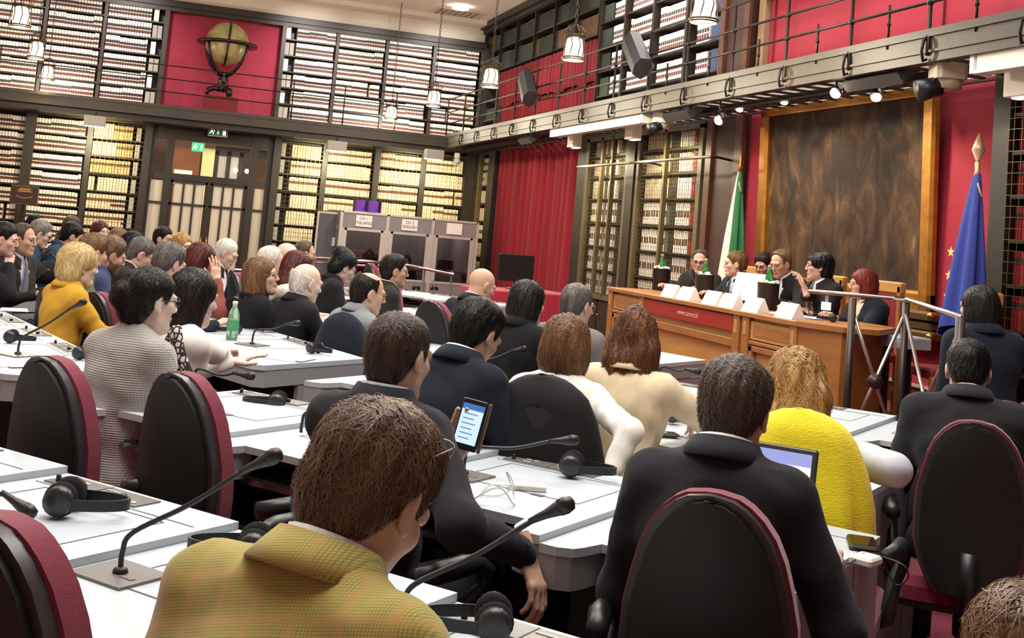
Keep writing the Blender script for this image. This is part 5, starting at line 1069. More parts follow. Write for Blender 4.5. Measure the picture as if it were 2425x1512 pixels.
def strands(parent, V, Q, n, L, width, mats, flow, seed=0, lift=.005, segs=4, wild=.45, name='hair_strands', curl=0.0):
    r = random.Random(seed); bv = BVHTree.FromPolygons([tuple(v) for v in V], [tuple(int(i) for i in q) for q in Q]); m = MB(); Qc = V[Q].mean(1)
    for s in range(n):
        k = r.randrange(len(Q)); p = Vector(Qc[k]); jit = Vector((r.gauss(0, 1), r.gauss(0, 1), r.gauss(0, 1)))*wild; ln = L*r.uniform(.55, 1.15); st = ln/segs; pts = []; lf = lift*r.uniform(.2, 1.3); ph = r.uniform(0, 6.28)
        if flow(p) is None: continue
        for i in range(segs+1):
            q, nr, _, _ = bv.find_nearest(p)
            if q is None: break
            e = q+nr*(lf*(.15+i/segs)); pts.append((e, nr)); d = flow(q)
            if d is None: d = Vector((0, 0, -1))
            d = d+jit; 
            if curl: d = d+Vector((math.sin(ph+i*2.0), math.cos(ph+i*1.7), 0))*curl
            d = d-nr*d.dot(nr)
            if d.length < 1e-5: break
            p = e+d.normalized()*st
        if len(pts) < 3: continue
        vs = []; w = width*r.uniform(.6, 1.3); m.cm = r.choice((0, 0, 1, 2))
        for i, (e, nr) in enumerate(pts):
            t = (pts[min(i+1, len(pts)-1)][0]-pts[max(i-1, 0)][0]); sd = t.cross(nr); sd = sd.normalized()*w*(1-.8*(i/(len(pts)-1))**2) if sd.length > 1e-9 else Vector((w, 0, 0))
            vs += [tuple(e-sd), tuple(e+sd)]
        m.add(vs, [(2*i, 2*i+1, 2*i+3, 2*i+2) for i in range(len(pts)-1)], True)
    o = m.build(name, mats, parent); o['kind'] = 'stuff'; return o
def ik(S, T, l1, l2, pole):
    S, T, pole = Vector(S), Vector(T), Vector(pole); d = T-S; L = min(max(d.length, .08), l1+l2-.005); u = d.normalized(); T = S+u*L
    a = (l1*l1-l2*l2+L*L)/(2*L); hgt = math.sqrt(max(l1*l1-a*a, 0)); w = pole-u*pole.dot(u); w = w.normalized() if w.length > 1e-6 else Vector((0, 0, -1)); return S+u*a+w*hgt, T
NP = 0
def person(label, px, az, zh=1.15, hy=0, hp=5, lean=8, fem=False, top='black', hair=('short', 'dark'), sk='fair', glasses=None, arms=('desk', 'desk'), shirt=None, tie=None, jacket=True, q='f', roll=0, base=0.0, hs=.93, legs='dark', hands=('relaxed', 'relaxed'), hair_seed=1, side=0, beard=None, str_n=0, str_L=.05, str_w=.0011, depth=None, seat=True, stand=False, wide=1.0, group=None, hscale=(1, 1, 1), topmat=None, fullhair=None, X=None, neckline=.0, L=None):
    global NP; NP += 1
    H = {'n': .0052, 'm': .0062, 'f': .0085}[q]; CH = {'n': .010, 'm': .014, 'f': .019}[q]
    th = math.radians(lean); hc_w = Vector(atx(*px, X)) if X is not None else (Vector(atz(*px, zh+base)) if depth is None else Vector(atd(*px, depth)))
    if depth is not None or X is not None: zh = hc_w.z-base
    rp = math.radians(hp); hips = .52 if not stand else .93
    if L is None: L = (zh-hips-.062*math.cos(th*.6)-.078*math.cos(rp*.6)*hs)/math.cos(th)
    Rt = Matrix.Rotation(-th, 3, 'X') @ Matrix.Rotation(math.radians(side), 3, 'Y')
    NB = Vector((0, 0, hips))+Rt @ Vector((0, 0, L)); SB = NB+Matrix.Rotation(-th*.6, 3, 'X') @ Vector((0, .020, .062))
    Rh = Matrix.Rotation(-math.radians(hy), 3, 'Z') @ Matrix.Rotation(math.radians(roll), 3, 'Y') @ Matrix.Rotation(-rp, 3, 'X')
    HC = SB+Rh @ Vector((0, .028, .078*hs)); Ra = Matrix.Rotation(-math.radians(az), 3, 'Z'); off = Ra @ HC
    root = thing('person', label, 'person', (hc_w.x-off.x, hc_w.y-off.y, base), -math.radians(az), group); hm = Rh.to_4x4(); hm.translation = HC
    hm = hm @ Matrix.Diagonal((hs*hscale[0], hs*hscale[1], hs*hscale[2], 1))
    skm = SK[sk]; tm = topmat or CL[top]
    # arms
    sw = (.140 if fem else .158)*wide; SHs = [NB+Rt @ Vector((s*sw, -.005, -.050)) for s in (-1, 1)]; l1, l2 = (.265, .235) if fem else (.285, .25)
    P = dict(desk=((.19, .40, .79), (.22, -.3, -.9)), fore=((.10, .44, .80), (.28, -.3, -.9)), lap=((.10, .28, .60), (.2, -.6, -.6)), chin=(tuple(HC+Rh @ Vector((.03, .085, -.165))), (.5, .3, -.8)), hang=((.27, .05, .62), (.3, -.6, -.2)), cross=((-.05, .30, .74), (.6, .1, -.6)), arm=((.27, .24, .69), (.6, -.5, -.3)), side=((.24, .02, .80), (.3, -.5, 0)))
    AR = []
    for s, a, SH in zip((-1, 1), arms, SHs):
        if isinstance(a, str): tg, pole = P[a]; tg = Vector((s*tg[0] if a != 'chin' else (tg[0] if s > 0 else tg[0]-2*(tg[0]-HC.x)), tg[1], tg[2]-(0 if a == 'chin' else (1.15-zh)*.3 if not stand else -.41))); pole = Vector((s*pole[0], pole[1], pole[2])); up = None
        else:
            tg = (Ra.transposed() @ (Vector(atd(*a[0][1:]))-root.location)) if a[0][0] == 'w' else Vector(a[0]); pole = Vector(a[1]) if len(a) > 1 and a[1] else Vector((s*.6, -.2, -.5)); up = a[2] if len(a) > 2 else None
        el, wr = ik(SH, tg, l1, l2, pole); hd = ((Vector(a[3]) if a[3][0] != 'w' else Ra.transposed() @ (Vector(atd(*a[3][1:]))-root.location))-wr).normalized() if (not isinstance(a, str) and len(a) > 3) else (wr-el).normalized()
        AR.append((SH, el, wr, hd, up))
    # clothing
    pts = [NB, Vector((0, 0, hips))]+[p for A in AR for p in A[:3]]
    lo = np.array([min(p[i] for p in pts) for i in range(3)])-np.array([.24, .20, .13]); hi = np.array([max(p[i] for p in pts) for i in range(3)])+np.array([.24, .20, .14]); lo[2] = max(lo[2], hips-.11)
    lo[2] = min(lo[2], min(p[2] for p in pts)-.08); f = Field.box(lo, hi, CH); ex = .012 if jacket else .002; w = wide; e = ex
    def tp(u, y=0.0, x=0.0): return Vector((0, 0, hips))+Rt @ Vector((x, y, L*u))
    f.ell(tp(.02), (.165*w+e, .125*w+e, .115), 0, Rt); f.ell(tp(.33), (.140*w+e, .108*w+e, .17), .05, Rt); f.ell(tp(.70, .002), (.158*w+e, .108*w+e, .165), .05, Rt)
    if fem:
        for s in (-1, 1): f.ell(tp(.66, .082, s*.062), (.062, .055, .062), .03)
    a, b = SHs; mid = (a+b)/2; f.cap(a+(mid-a)*.12, b+(mid-b)*.12, .058+e*.6, None, .05)
    for SH in SHs: f.cap(SH+(mid-SH)*.35+Vector((0, 0, .012)), NB+Rt @ Vector((0, .0, .018)), .050+e*.5, .050, .04)
    for SH, el, wr, hd, up in AR:
        f.cap(SH, el, .052+e*.75, .044+e*.7, .035); cu = wr-(wr-el).normalized()*.012; f.cap(el, cu, .043+e*.75, .030+e*.75, .03)
    f.ell(NB+Rt @ Vector((0, -.022, -.035)), (.085, .060, .055), .04, Rt)
    X, Y, Z = f.pts(); f.F += (np.abs(noise3(X, Y, Z+.3*np.abs(X), NP+11, 20))-.25)*.011+noise3(X, Y, Z, NP+5, 55)*.0018
    nb = NB+Rt @ Vector((0, .012, 0)); u3 = Rt @ Vector((0, .2, 1)); u3.normalize()
    if jacket:
        n = 14; ring = [nb+Rt @ Vector((.073*math.cos(a), .068*math.sin(a)+.004, .034-.060*max(0, math.sin(a))**1.2+.014*max(0, -math.sin(a)))) for a in [2*PI*k/n for k in range(n)]]
        for i in range(n): f.cap(ring[i], ring[(i+1) % n], .0135, None, .010)
    nr = (.052 if fem else .061); f.cap(nb+Rt @ Vector((0, .012, .012)), nb+u3*.2+Rt @ Vector((0, .012, 0)), nr-.004+neckline, nr+neckline+.006, .004, 'sub')
    if shirt:                                             # open front of the jacket
        for k in range(7): t = k/6; c = tp(1.02-.50*t, .155+.02*(1-t)); f.cap(c, c+Rt @ Vector((0, -.06, 0)), .016+.050*(1-t)**1.2, None, .004, 'sub')
    V, Q = f.mesh(); tname = 'jacket' if jacket else 'top'; to = arr_obj(tname, [(V, Q, 0)], [tm], root)
    if jacket:
        m = MB(); rows = []; n = 22
        for rr, zz, by in ((.070, .046, 0), (.076, .052, -.002), (.086, .030, -.010), (.096, .006, -.020)):
            rows.append([tuple(nb+Rt @ Vector((rr*wide**.5*math.cos(a), rr*math.sin(a)+.004+by*max(0, -math.sin(a)), zz-(.062+.03*(zz < .04))*max(0, math.sin(a))**1.2+.006*max(0, -math.sin(a))))) for a in [PI/2+.45+(2*PI-.9)*k/n for k in range(n+1)]])
        m.grid(rows); co = m.build('collar', tm, root); s_ = co.modifiers.new('s', 'SOLIDIFY'); s_.thickness = .006
    # body: head, neck, core and hands as one mesh
    hv, hq, hmi = head_arrays('f' if fem else 'm', H); parts = [(xf(hv, hm), hq, hmi)]
    m = MB(); m.tube([tp(.0), tp(.15), tp(.5), tp(.8), tp(.93)], [.06, .08, .085, .07, .04], 10)
    for SH, el, wr, hd, up in AR: m.tube([mid, SH, el, wr], [.05, .036, .030, .022], 8)
    n0 = HC+Rh @ Vector((0, -.030, -.075)); n1 = NB+Rt @ Vector((0, .005, -.03)); m.tube(smooth_poly([n0, n0*.55+n1*.45+Rh @ Vector((0, -.004, 0)), n1], 4), (.047 if fem else .055)*1.01, 20)
    cv, cq = mb_arr(m); parts.append((cv, cq, 0)); hh = {'n': .0045, 'm': .006, 'f': .008}[q]
    for (SH, el, wr, hd, up), s, ps in zip(AR, (-1, 1), hands):
        y = hd; z = Vector(up) if up else Vector((0, 0, 1)); z = z-y*z.dot(y); z = z.normalized() if z.length > .05 else y.orthogonal().normalized(); x = y.cross(z)
        Mx = Matrix((x, y, z)).transposed().to_4x4(); Mx.translation = wr; Mx = Mx @ Matrix.Diagonal((.96 if fem else 1.04,)*3+(1,))
        v, qd = hand_arrays(ps, hh)
        if s < 0: v = v*np.array([-1, 1, 1]); qd = qd[:, ::-1]
        parts.append((xf(v, Mx), qd, 0))
    arr_obj('body', parts, [skm, LIPS], root)
    # legs
    m = MB(); zs = .50
    if stand:
        for s in (-1, 1): m.tube([(s*.09, 0, .95), (s*.10, .0, .52), (s*.10, -.01, .08)], [.10, .075, .055], 12)
        m.cm = 1
        for s in (-1, 1): m.tube([(s*.10, -.06, .045), (s*.10, .05, .04), (s*.10, .17, .03)], [.04, .045, .03], 10)
    else:
        for s in (-1, 1): m.tube(smooth_poly([(s*.085, -.04, zs+.02), (s*.10, .20, zs+.02), (s*.12, .42, zs), (s*.12, .46, zs-.12), (s*.12, .42, .08)], 4), [.09, .09, .09, .088, .085, .083, .08, .078, .074, .07, .066, .062, .058, .055, .05, .048, .046], 10)
        m.cm = 1
        for s in (-1, 1): m.tube([(s*.12, .36, .045), (s*.12, .47, .04), (s*.13, .59, .03)], [.04, .045, .028], 10)
    m.build('trousers', [CL.get(legs, CL['dark']), BLACKP], root)
    # hair
    if hair[0] != 'bald':
        hmv = HM[hair[1]]; v, qd = hair_arrays(hair[0], H*1.1, hair_seed); ho = arr_obj('hair', [(v, qd, 0)], [hmv], root); ho.matrix_basis = hm
        if not str_n and hair[0] != 'bald': str_n = {'m': 1000, 'f': 400, 'n': 2500}[q]; str_w = {'m': .0016, 'f': .0024, 'n': .0012}[q]; str_L = {'short': .045, 'crop': .022, 'receding': .03, 'balding': .03, 'fringe': .03}.get(hair[0], .09)
        if str_n:
            wh = Vector((.012, -.075, .105)); lg = hair[0] in ('long', 'shoulder', 'bob')
            def flow(p):
                if hair[0] in ('short', 'crop', 'receding', 'balding', 'fringe'):
                    d = p-wh; d = Vector((d.x, d.y, d.z*.5)); d.normalize(); return d+Vector((0, 0, -.8 if p.z < .03 else -.1))+Vector((.35, .2, 0))*(1 if p.z > .08 else 0)
                if hair[0] in ('bun', 'updo'): return Vector((-p.x*3, -.12-p.y, .02-p.z*.6))
                d = p-Vector((0, .02, .13)); return Vector((d.x*2.0, d.y*1.2, -.25)) if p.z > .05 else Vector((p.x*.2, 0, -1))
            c1, c2 = {'brown': ('#33231a', '#6b4e33'), 'dark': ('#17120f', '#33261f')}.get(hair[1], (None, None))
            ms = [hmv, M('strand_light_'+hair[1], tuple(min(1, x*2.0) for x in hmv.node_tree.nodes['Principled BSDF'].inputs['Base Color'].default_value[:3]), .4), M('strand_mid_'+hair[1], tuple(x*1.25 for x in hmv.node_tree.nodes['Principled BSDF'].inputs['Base Color'].default_value[:3]), .45)]
            so = strands(root, v, qd, str_n, str_L, str_w, ms, flow, NP, wild=(.75 if hair[0] == 'short' else .45), curl=(.5 if hair[0] == 'long' else .12)); so.matrix_basis = hm
    # face details
    m = MB()
    for s in (-1, 1):
        eo = MB(); eo.ball((0, 0, 0), .0122, 12, 8)
        for i, fc in enumerate(eo.f):
            c = sum((Vector(eo.v[j]) for j in fc), Vector())/len(fc)
            if c.y > .0080: eo.m[i] = 1
        e_ = eo.build('eye', [EYEW, IRIS], root); e_.matrix_basis = hm @ Matrix.Translation((s*.0310, .0738, .004)) @ Matrix.Rotation(-.1, 4, 'X')
        lo_ = MB(); lo_.ball((0, 0, 0), .0130, 12, 10); keep = [i for i, fc in enumerate(lo_.f) if (lambda c: c.z > .0028+.25*abs(c.x) or c.z < -.0052+.2*abs(c.x))(sum((Vector(lo_.v[j]) for j in fc), Vector())/len(fc))]
        lo_.f = [lo_.f[i] for i in keep]; lo_.m = [0]*len(keep); lo_.sm = [True]*len(keep); el_ = lo_.build('eyelid', skm, e_)
        b_ = MB().tube([(s*.014, .0925, .021), (s*.030, .0915, .0265), (s*.046, .079, .022)], [.003, .0042, .0022] if not fem else [.002, .0026, .0014], 6).build('eyebrow', HM[hair[1]] if hair[0] != 'bald' else HM['greybrown'], root); b_.matrix_basis = hm
    if beard:
        v, qd = head_arrays('m', H)[:2]; c = v[qd].mean(1); k = (c[:, 2] < -.045) & (c[:, 2] > -.125) & (c[:, 1] > .0) & ~((np.abs(c[:, 0]) < .022) & (np.abs(c[:, 2]+.066) < .011))
        bo_ = arr_obj('beard', [(v+(v-np.array([0, .02, -.05]))*.03, qd[k], 0)], [HM[beard]], root); bo_.matrix_basis = hm
    if glasses:
        gm = SPEC if glasses == 'dark' else SPECM; g_ = MB(); r = .0024 if glasses == 'dark' else .0013
        for s in (-1, 1):
            g_.tube([(s*.033+.021*math.cos(a), .099-.006*abs(s*.033+.021*math.cos(a))/.05, .004+.016*math.sin(a)) for a in [k*PI/7 for k in range(15)]], r, 6, False)
            g_.tube([(s*.053, .094, .010), (s*.079, .05, .012), (s*.081, .0, .010), (s*.080, -.02, -.002)], r, 6)
        g_.tube([(-.013, .1, .006), (0, .102, .009), (.013, .1, .006)], r, 6); o = g_.build('spectacles', gm, root); o.matrix_basis = hm
    # collar, shirt front, tie
    if shirt:
        sm = CL[shirt]; n = 16; m = MB(); rows = []
        for zz, rr in ((-.012, 1.02), (.036, 1.0), (.038, 1.06), (.0, 1.10)):
            rows.append([tuple(nb+Rt @ Vector(((nr+.003)*rr*math.cos(a), (nr+.004)*rr*math.sin(a)+.003, zz+.022-.040*max(0, math.sin(a))**1.5+.010*max(0, -math.sin(a))))) for a in [PI/2+.12+(2*PI-.24)*k/n for k in range(n+1)]])
        m.grid(rows); m.build('shirt_collar', sm, root)
        f2 = Field.box(np.array(tp(.3))-.2, np.array(NB)+.2, CH*.8); f2.ell(tp(.70, .002), (.158*w+e-.007, .108*w+e-.006, .165), 0, Rt); f2.ell(tp(.33), (.140*w+e-.007, .108*w+e-.006, .17), .05, Rt); f2.cap(tp(.86, .03), nb+Rt @ Vector((0, .0, .0)), .06, .052, .04)
        X, Y, Z = f2.pts(); c0 = tp(.5); yv = Rt @ Vector((0, 1, 0)); f2.F = np.maximum(f2.F, -((X-c0[0])*yv[0]+(Y-c0[1])*yv[1]+(Z-c0[2])*yv[2])+.02); f2.F = np.maximum(f2.F, np.abs(X)-.10+0*Y+0*Z)
        V, Q = f2.mesh(); arr_obj('shirt_front', [(V, Q, 0)], [sm], root)
        if tie:
            m = MB(); fr = [tp(1.0-.09*k, .0) for k in range(7)]; P1 = []
            yr = [.098, .116, .126, .132, .135, .136, .137]; wd = [.017, .013, .018, .022, .027, .031, .034]
            for k in range(7): c = tp(1.0-.085*k, yr[k]*(1 if w <= 1 else w)+.004); P1.append([tuple(c+Rt @ Vector((-wd[k], -.004, 0))), tuple(c+Rt @ Vector((0, .006, 0))), tuple(c+Rt @ Vector((wd[k], -.004, 0)))])
            m.grid(P1); o = m.build('tie', tie if not isinstance(tie, str) else CL[tie], root); s_ = o.modifiers.new('s', 'SOLIDIFY'); s_.thickness = .004
    root['_hc'] = tuple(root.matrix_basis @ HC) if False else (hc_w.x, hc_w.y, hc_w.z)
    del root['_hc']
    return root, AR, hm
# ================================================================== the people
def check_cloth(name, base, dark, warm):
    m = M('cloth_'+name, base, .9, sheen=.2); nt = m.node_tree; b = nt.nodes['Principled BSDF']; tc = nt.nodes.new('ShaderNodeTexCoord'); mp = nt.nodes.new('ShaderNodeMapping'); nt.links.new(tc.outputs['Object'], mp.inputs[0]); mp.inputs['Rotation'].default_value = (.35, .25, .15)
    def wave(scale, axis):
        w = nt.nodes.new('ShaderNodeTexWave'); w.inputs['Scale'].default_value = scale; w.bands_direction = axis; w.inputs['Distortion'].default_value = .15; nt.links.new(mp.outputs[0], w.inputs[0]); return w
    def mix(a, fac, c, amt, sub=0.0):
        mr = nt.nodes.new('ShaderNodeMapRange'); mr.inputs[1].default_value = sub; mr.inputs[2].default_value = 1; mr.inputs[4].default_value = amt; nt.links.new(fac, mr.inputs[0])
        x = nt.nodes.new('ShaderNodeMix'); x.data_type = 'RGBA'; nt.links.new(mr.outputs[0], x.inputs[0]); x.inputs[7].default_value = (*lin(c), 1)
        if isinstance(a, str): x.inputs[6].default_value = (*lin(a), 1)
        else: nt.links.new(a, x.inputs[6])
        return x.outputs[2]
    c = mix(base, wave(78, 'X').outputs['Fac'], dark, .55, .45); c = mix(c, wave(78, 'Z').outputs['Fac'], dark, .55, .45); c = mix(c, wave(5.2, 'X').outputs['Fac'], warm, .55, .82); c = mix(c, wave(5.2, 'Z').outputs['Fac'], warm, .55, .82)
    nt.links.new(c, b.inputs['Base Color']); return m
OLIVE = check_cloth('olive_check', '#b0a24e', '#6b6230', '#b58f4e')
KNIT = M('cloth_grey_knit', '#a39e97', .95, sheen=.3); nt = KNIT.node_tree; tc = nt.nodes.new('ShaderNodeTexCoord'); w1 = nt.nodes.new('ShaderNodeTexWave'); w1.bands_direction = 'Z'; w1.inputs['Scale'].default_value = 40; w2 = nt.nodes.new('ShaderNodeTexWave'); w2.inputs['Scale'].default_value = 40; w2.bands_direction = 'X'
ad = nt.nodes.new('ShaderNodeMath'); ad.operation = 'ADD'; bp = nt.nodes.new('ShaderNodeBump'); bp.inputs['Strength'].default_value = .5; bp.inputs['Distance'].default_value = .004
for w_ in (w1, w2): nt.links.new(tc.outputs['Object'], w_.inputs[0])
nt.links.new(w1.outputs['Fac'], ad.inputs[0]); nt.links.new(w2.outputs['Fac'], ad.inputs[1]); nt.links.new(ad.outputs[0], bp.inputs['Height']); nt.links.new(bp.outputs[0], nt.nodes['Principled BSDF'].inputs['Normal'])
STRIPE = M('tie_stripe', '#6d6170', .6); PINKT = M('tie_pink', '#b06a78', .6); BLUET = M('tie_blue', '#39476b', .6); DARKT = M('tie_dark', '#23232b', .6); GREYT = M('tie_olive_grey', '#4d4a3e', .6)
# --- nearest
G, _, ghm = person('man in an olive checked jacket, brown hair bent forward, glasses pushed up, nearest the camera', (884, 1128), 50, hp=36, lean=20, hair=('short', 'brown'), sk='warm', topmat=OLIVE, shirt='shirtw', q='n', hy=2, str_n=5200, str_L=.055, str_w=.0011, wide=1.08, hs=.95, hair_seed=3, arms=('lap', 'lap'), neckline=.004)
m = MB()
for s in (-1, 1):
    m.tube([(s*.033+.023*math.cos(a), .006*math.sin(a*2), .018*math.sin(a)) for a in [k*PI/8 for k in range(17)]], .0013, 6, False); m.tube([(s*.056, -.004, .008), (s*.079, -.05, .006), (s*.086, -.11, -.008)], .0015, 6)
m.tube([(-.011, .0, .003), (0, .003, .006), (.011, .0, .003)], .0013, 6); o = m.build('spectacles', SPECM, G); o.matrix_basis = ghm @ Matrix.Translation((0, .058, .117)) @ Matrix.Rotation(.5, 4, 'X')
PH = atd(1112, 1006, 3.18)
DP, DA, _ = person('man in a charcoal suit with cropped brown hair holding up a phone', (948, 842), 47, hp=8, lean=2, hair=('crop', 'darkbrown'), sk='warm', top='charcoal', shirt='shirtb', q='n', hy=8, str_n=4200, str_L=.022, str_w=.0009, wide=1.02,
       arms=((('w', 1070, 1090, 3.25), (-.3, -.2, -.9), (-.46, .88, .0), ('w', 1100, 1012, 3.25)), (('w', 1246, 1312, 2.90), (.4, -.5, -.3), (.8, .1, .4), ('w', 1275, 1400, 2.86))), hands=('relaxed', 'relaxed'))
person('man in a navy suit with thick black hair bent over his desk', (1132, 778), 52, hp=30, lean=14, hair=('short', 'black'), sk='warm', top='navy', shirt='shirtw', q='n', hy=10, str_n=3800, str_L=.05, str_w=.0012, hair_seed=5, arms=('desk', (('w', 1160, 962, 4.15), (.6, -.3, -.5))))
person('man in a charcoal suit seen from behind before an open laptop', (1741, 958), 40, hp=24, lean=14, hair=('short', 'greybrown'), sk='pink', top='charcoal', q='n', hy=4, str_n=4200, str_L=.035, str_w=.0010, wide=1.0, hair_seed=2, arms=(((-.18, .38, .78), (-.25, -.3, -.9)), ((.22, .36, .78), (.42, -.3, -.85))), shirt='shirtw')
person('fair-haired woman in a pale top beside a yellow knit draped chair', (1888, 905), 42, zh=1.085, hs=.98, hp=14, lean=14, fem=True, jacket=False, hair=('long', 'honey'), sk='fair', top='lightgrey', q='n', str_n=3600, str_L=.14, str_w=.0016, arms=('desk', (('w', 1990, 1112, 3.75), (.9, -.6, -.2))), neckline=.02)
person('woman in a white blouse with straight brown bobbed hair', (1343, 818), 38, zh=1.095, hs=.97, hp=6, lean=6, fem=True, jacket=False, hair=('bob', 'copper'), sk='fair', top='white', q='n', str_n=3600, str_L=.12, str_w=.0016, wide=1.05, arms=('desk', (('w', 1425, 1165, 3.95), (.5, -.6, -.3))))
person('woman in a cream blazer with long wavy chestnut hair', (1508, 800), 42, zh=1.135, hp=6, lean=8, fem=True, hair=('long', 'chestnut'), sk='fair', top='cream', q='n', str_n=3400, str_L=.14, str_w=.0017, arms=('desk', (('w', 1600, 955, 4.75), (.9, -.4, -.3), None, (1, .6, -.1))), hair_seed=4)
person('woman in a ribbed grey knit top with dark hair in a bun', (358, 712), 50, hp=4, lean=4, fem=True, jacket=False, hair=('bun', 'dark'), sk='fair', topmat=KNIT, q='n', hy=16, glasses='dark', str_n=2600, str_L=.07, str_w=.0012, wide=1.1, arms=('desk', 'lap'), legs='taupe')
person('woman in a loose white blouse with dark shoulder-length hair writing', (462, 702), 58, zh=1.10, hs=1.03, hp=8, lean=8, fem=True, jacket=False, hair=('shoulder', 'dark'), sk='fair', top='white', q='m', hy=8, str_n=1800, str_L=.12, str_w=.0016, wide=1.08, arms=('fore', (('w', 585, 838, 5.95), (.8, -.5, -.4), None, ('w', 640, 832, 6.1))), hands=('flat', 'pinch'))
person('woman in a mustard jacket with short wavy blonde hair', (190, 628), 62, zh=1.10, hs=1.0, hp=4, lean=5, fem=True, hair=('wavy', 'blond'), sk='fair', top='mustard', q='m', hy=6, str_n=1800, str_L=.07, str_w=.0018)
person('woman in a black jacket with blonde hair and glasses looking up over her shoulder', (620, 655), 70, zh=1.08, hs=1.02, hp=-8, lean=2, fem=True, hair=('shoulder', 'copper'), sk='pink', top='black', q='m', hy=38, glasses='wire', roll=4, str_n=1400, str_L=.1, str_w=.0018)
person('elderly man in a dark suit with a bald crown and white fringe', (727, 668), 58, zh=1.07, hs=1.03, hp=12, lean=10, hair=('fringe', 'white'), sk='fair', top='dark', shirt='shirtw', q='m', hy=14)
person('balding man in a pale grey suit resting his chin on his hand', (874, 692), 66, zh=1.07, hs=1.02, hp=10, lean=12, hair=('balding', 'dark'), sk='warm', top='greysuit', shirt='shirtb', q='m', hy=22, glasses='wire', arms=('desk', 'chin'), hands=('relaxed', 'grip'))
person('bald man in a navy jacket looking down', (1143, 672), 62, hp=20, lean=10, hair=('bald', 'dark'), sk='warm', top='navy', shirt='shirtw', q='m', hy=18)
person('woman in a black jacket with a dark bob and white collar', (1252, 715), 55, hp=6, lean=5, fem=True, hair=('bob', 'dark'), sk='fair', top='black', shirt='shirtw', q='m', hy=14, str_n=1200, str_L=.1, str_w=.0018)
person('grey-haired man in a taupe jacket with wire glasses', (1368, 722), 52, hp=8, lean=6, hair=('crop', 'saltpepper'), sk='warm', top='taupe', q='m', hy=14, glasses='wire', wide=1.05, str_n=1200, str_L=.025, str_w=.0012)
person('man in a charcoal jacket at the right edge seen from behind', (2293, 868), 36, hp=24, lean=14, hair=('crop', 'black'), sk='pink', top='charcoal', q='m', wide=1.1, str_n=1500, str_L=.03, str_w=.0012)
person('dark-haired person in a navy jacket before the blue flag', (2316, 728), 14, hp=4, lean=2, fem=True, hair=('bob', 'dark'), sk='fair', top='navy', q='m', depth=6.0, base=.18, hy=-25, wide=1.12, arms=('lap', 'lap'))
person('brown-haired person cut off by the lower right corner', (2432, 1580), 30, hp=5, fem=True, jacket=False, hair=('shoulder', 'lightbrown'), sk='fair', top='dark', q='m', depth=1.55, arms=('lap', 'lap'), str_n=3000, str_L=.1, str_w=.0014)
# --- middle and far audience
person('man with dark wavy hair, glasses and a pink tie, legs crossed', (936, 642), 88, hp=2, lean=2, hair=('short', 'dark'), sk='tan', top='brownsuit', shirt='shirtw', tie=PINKT, q='m', hy=10, glasses='wire', arms=('lap', 'lap'), legs='taupe', hair_seed=6)
person('woman with long dark red hair in a white top leaning sideways', (706, 632), 82, hp=12, lean=8, fem=True, jacket=False, hair=('shoulder', 'auburn'), sk='fair', top='white', q='m', hy=12, roll=-10)
person('elderly man with white hair and glasses behind the blonde woman', (644, 622), 82, hp=8, hair=('receding', 'white'), sk='pink', top='greysuit', glasses='wire', hy=8)
person('bald man between the white-haired man and the bearded man', (682, 606), 82, hp=6, hair=('bald', 'grey'), sk='fair', top='dark', shirt='shirtw')
person('man with greying beard holding his hand to his mouth', (724, 600), 98, hp=6, hair=('receding', 'greybrown'), sk='tan', top='dark', beard='greybrown', arms=('desk', 'chin'), hands=('relaxed', 'grip'))
person('woman in a black jacket with swept-up black hair reading with glasses', (815, 628), 84, hp=24, lean=12, fem=True, hair=('updo', 'black'), sk='fair', top='black', shirt='shirtw', glasses='wire', q='m')
BT, _, bh = person('white-haired man in a dark suit with a bow tie reading papers', (537, 596), 112, hp=22, lean=8, hair=('crop', 'white'), sk='pink', top='navy', shirt='shirtw', glasses='wire', hy=-4)
c = bh.translation+Vector((0, .062, -.150)); MB().prism([(-.055, -.022), (-.004, -.008), (.004, -.008), (.055, -.022), (.055, .022), (.004, .008), (-.004, .008), (-.055, .022)], -.008, .008).build('bow_tie', DARKT, BT, tuple(c), (PI/2-.3, 0, 0))
person('woman with short dark red hair and a rust shawl shading her eyes', (478, 614), 84, hp=14, lean=6, fem=True, jacket=False, hair=('bob', 'auburn'), sk='warm', top='rust', arms=('desk', ((.11, .22, 1.02), (.5, .2, -.8), (.8, .3, .2), (.05, .17, 1.25))), hands=('relaxed', 'open'), q='m')
person('fair-haired woman in a dark jacket with glasses facing the camera', (432, 582), 140, hp=4, fem=True, hair=('shoulder', 'honey'), sk='fair', top='dark', shirt='purple', glasses='wire', q='m')
person('young man with short dark hair and a long face before the doors', (388, 566), 128, hp=4, hair=('short', 'black'), sk='tan', top='dark', beard=None)
person('man with thick grey hair seen from behind left of the shaded woman', (404, 620), 62, hp=18, lean=10, hair=('short', 'saltpepper'), sk='pink', top='navy', q='m')
person('man with cropped hair and dark glasses bent over his papers', (337, 597), 92, hp=26, lean=14, hair=('crop', 'saltpepper'), sk='pink', top='brownsuit', shirt='shirtw', glasses='dark', q='m')
person('young woman with long auburn hair standing out against the left bookcases', (238, 548), 140, hp=2, fem=True, hair=('shoulder', 'auburn'), sk='fair', top='dark')
person('woman with curly brown hair in profile', (285, 572), 104, hp=6, fem=True, hair=('wavy', 'lightbrown'), sk='fair', top='dark', hscale=(.92, .92, .92))
person('dark-haired woman half hidden behind the man with cropped hair', (318, 582), 100, hp=8, fem=True, hair=('bob', 'black'), sk='fair', top='dark')
person('man in a dark suit with a striped tie and a broad forehead', (56, 568), 124, hp=2, lean=4, hair=('receding', 'greybrown'), sk='tan', top='brownsuit', shirt='shirtb', tie=STRIPE, q='m', hy=-10, arms=('lap', 'desk'))
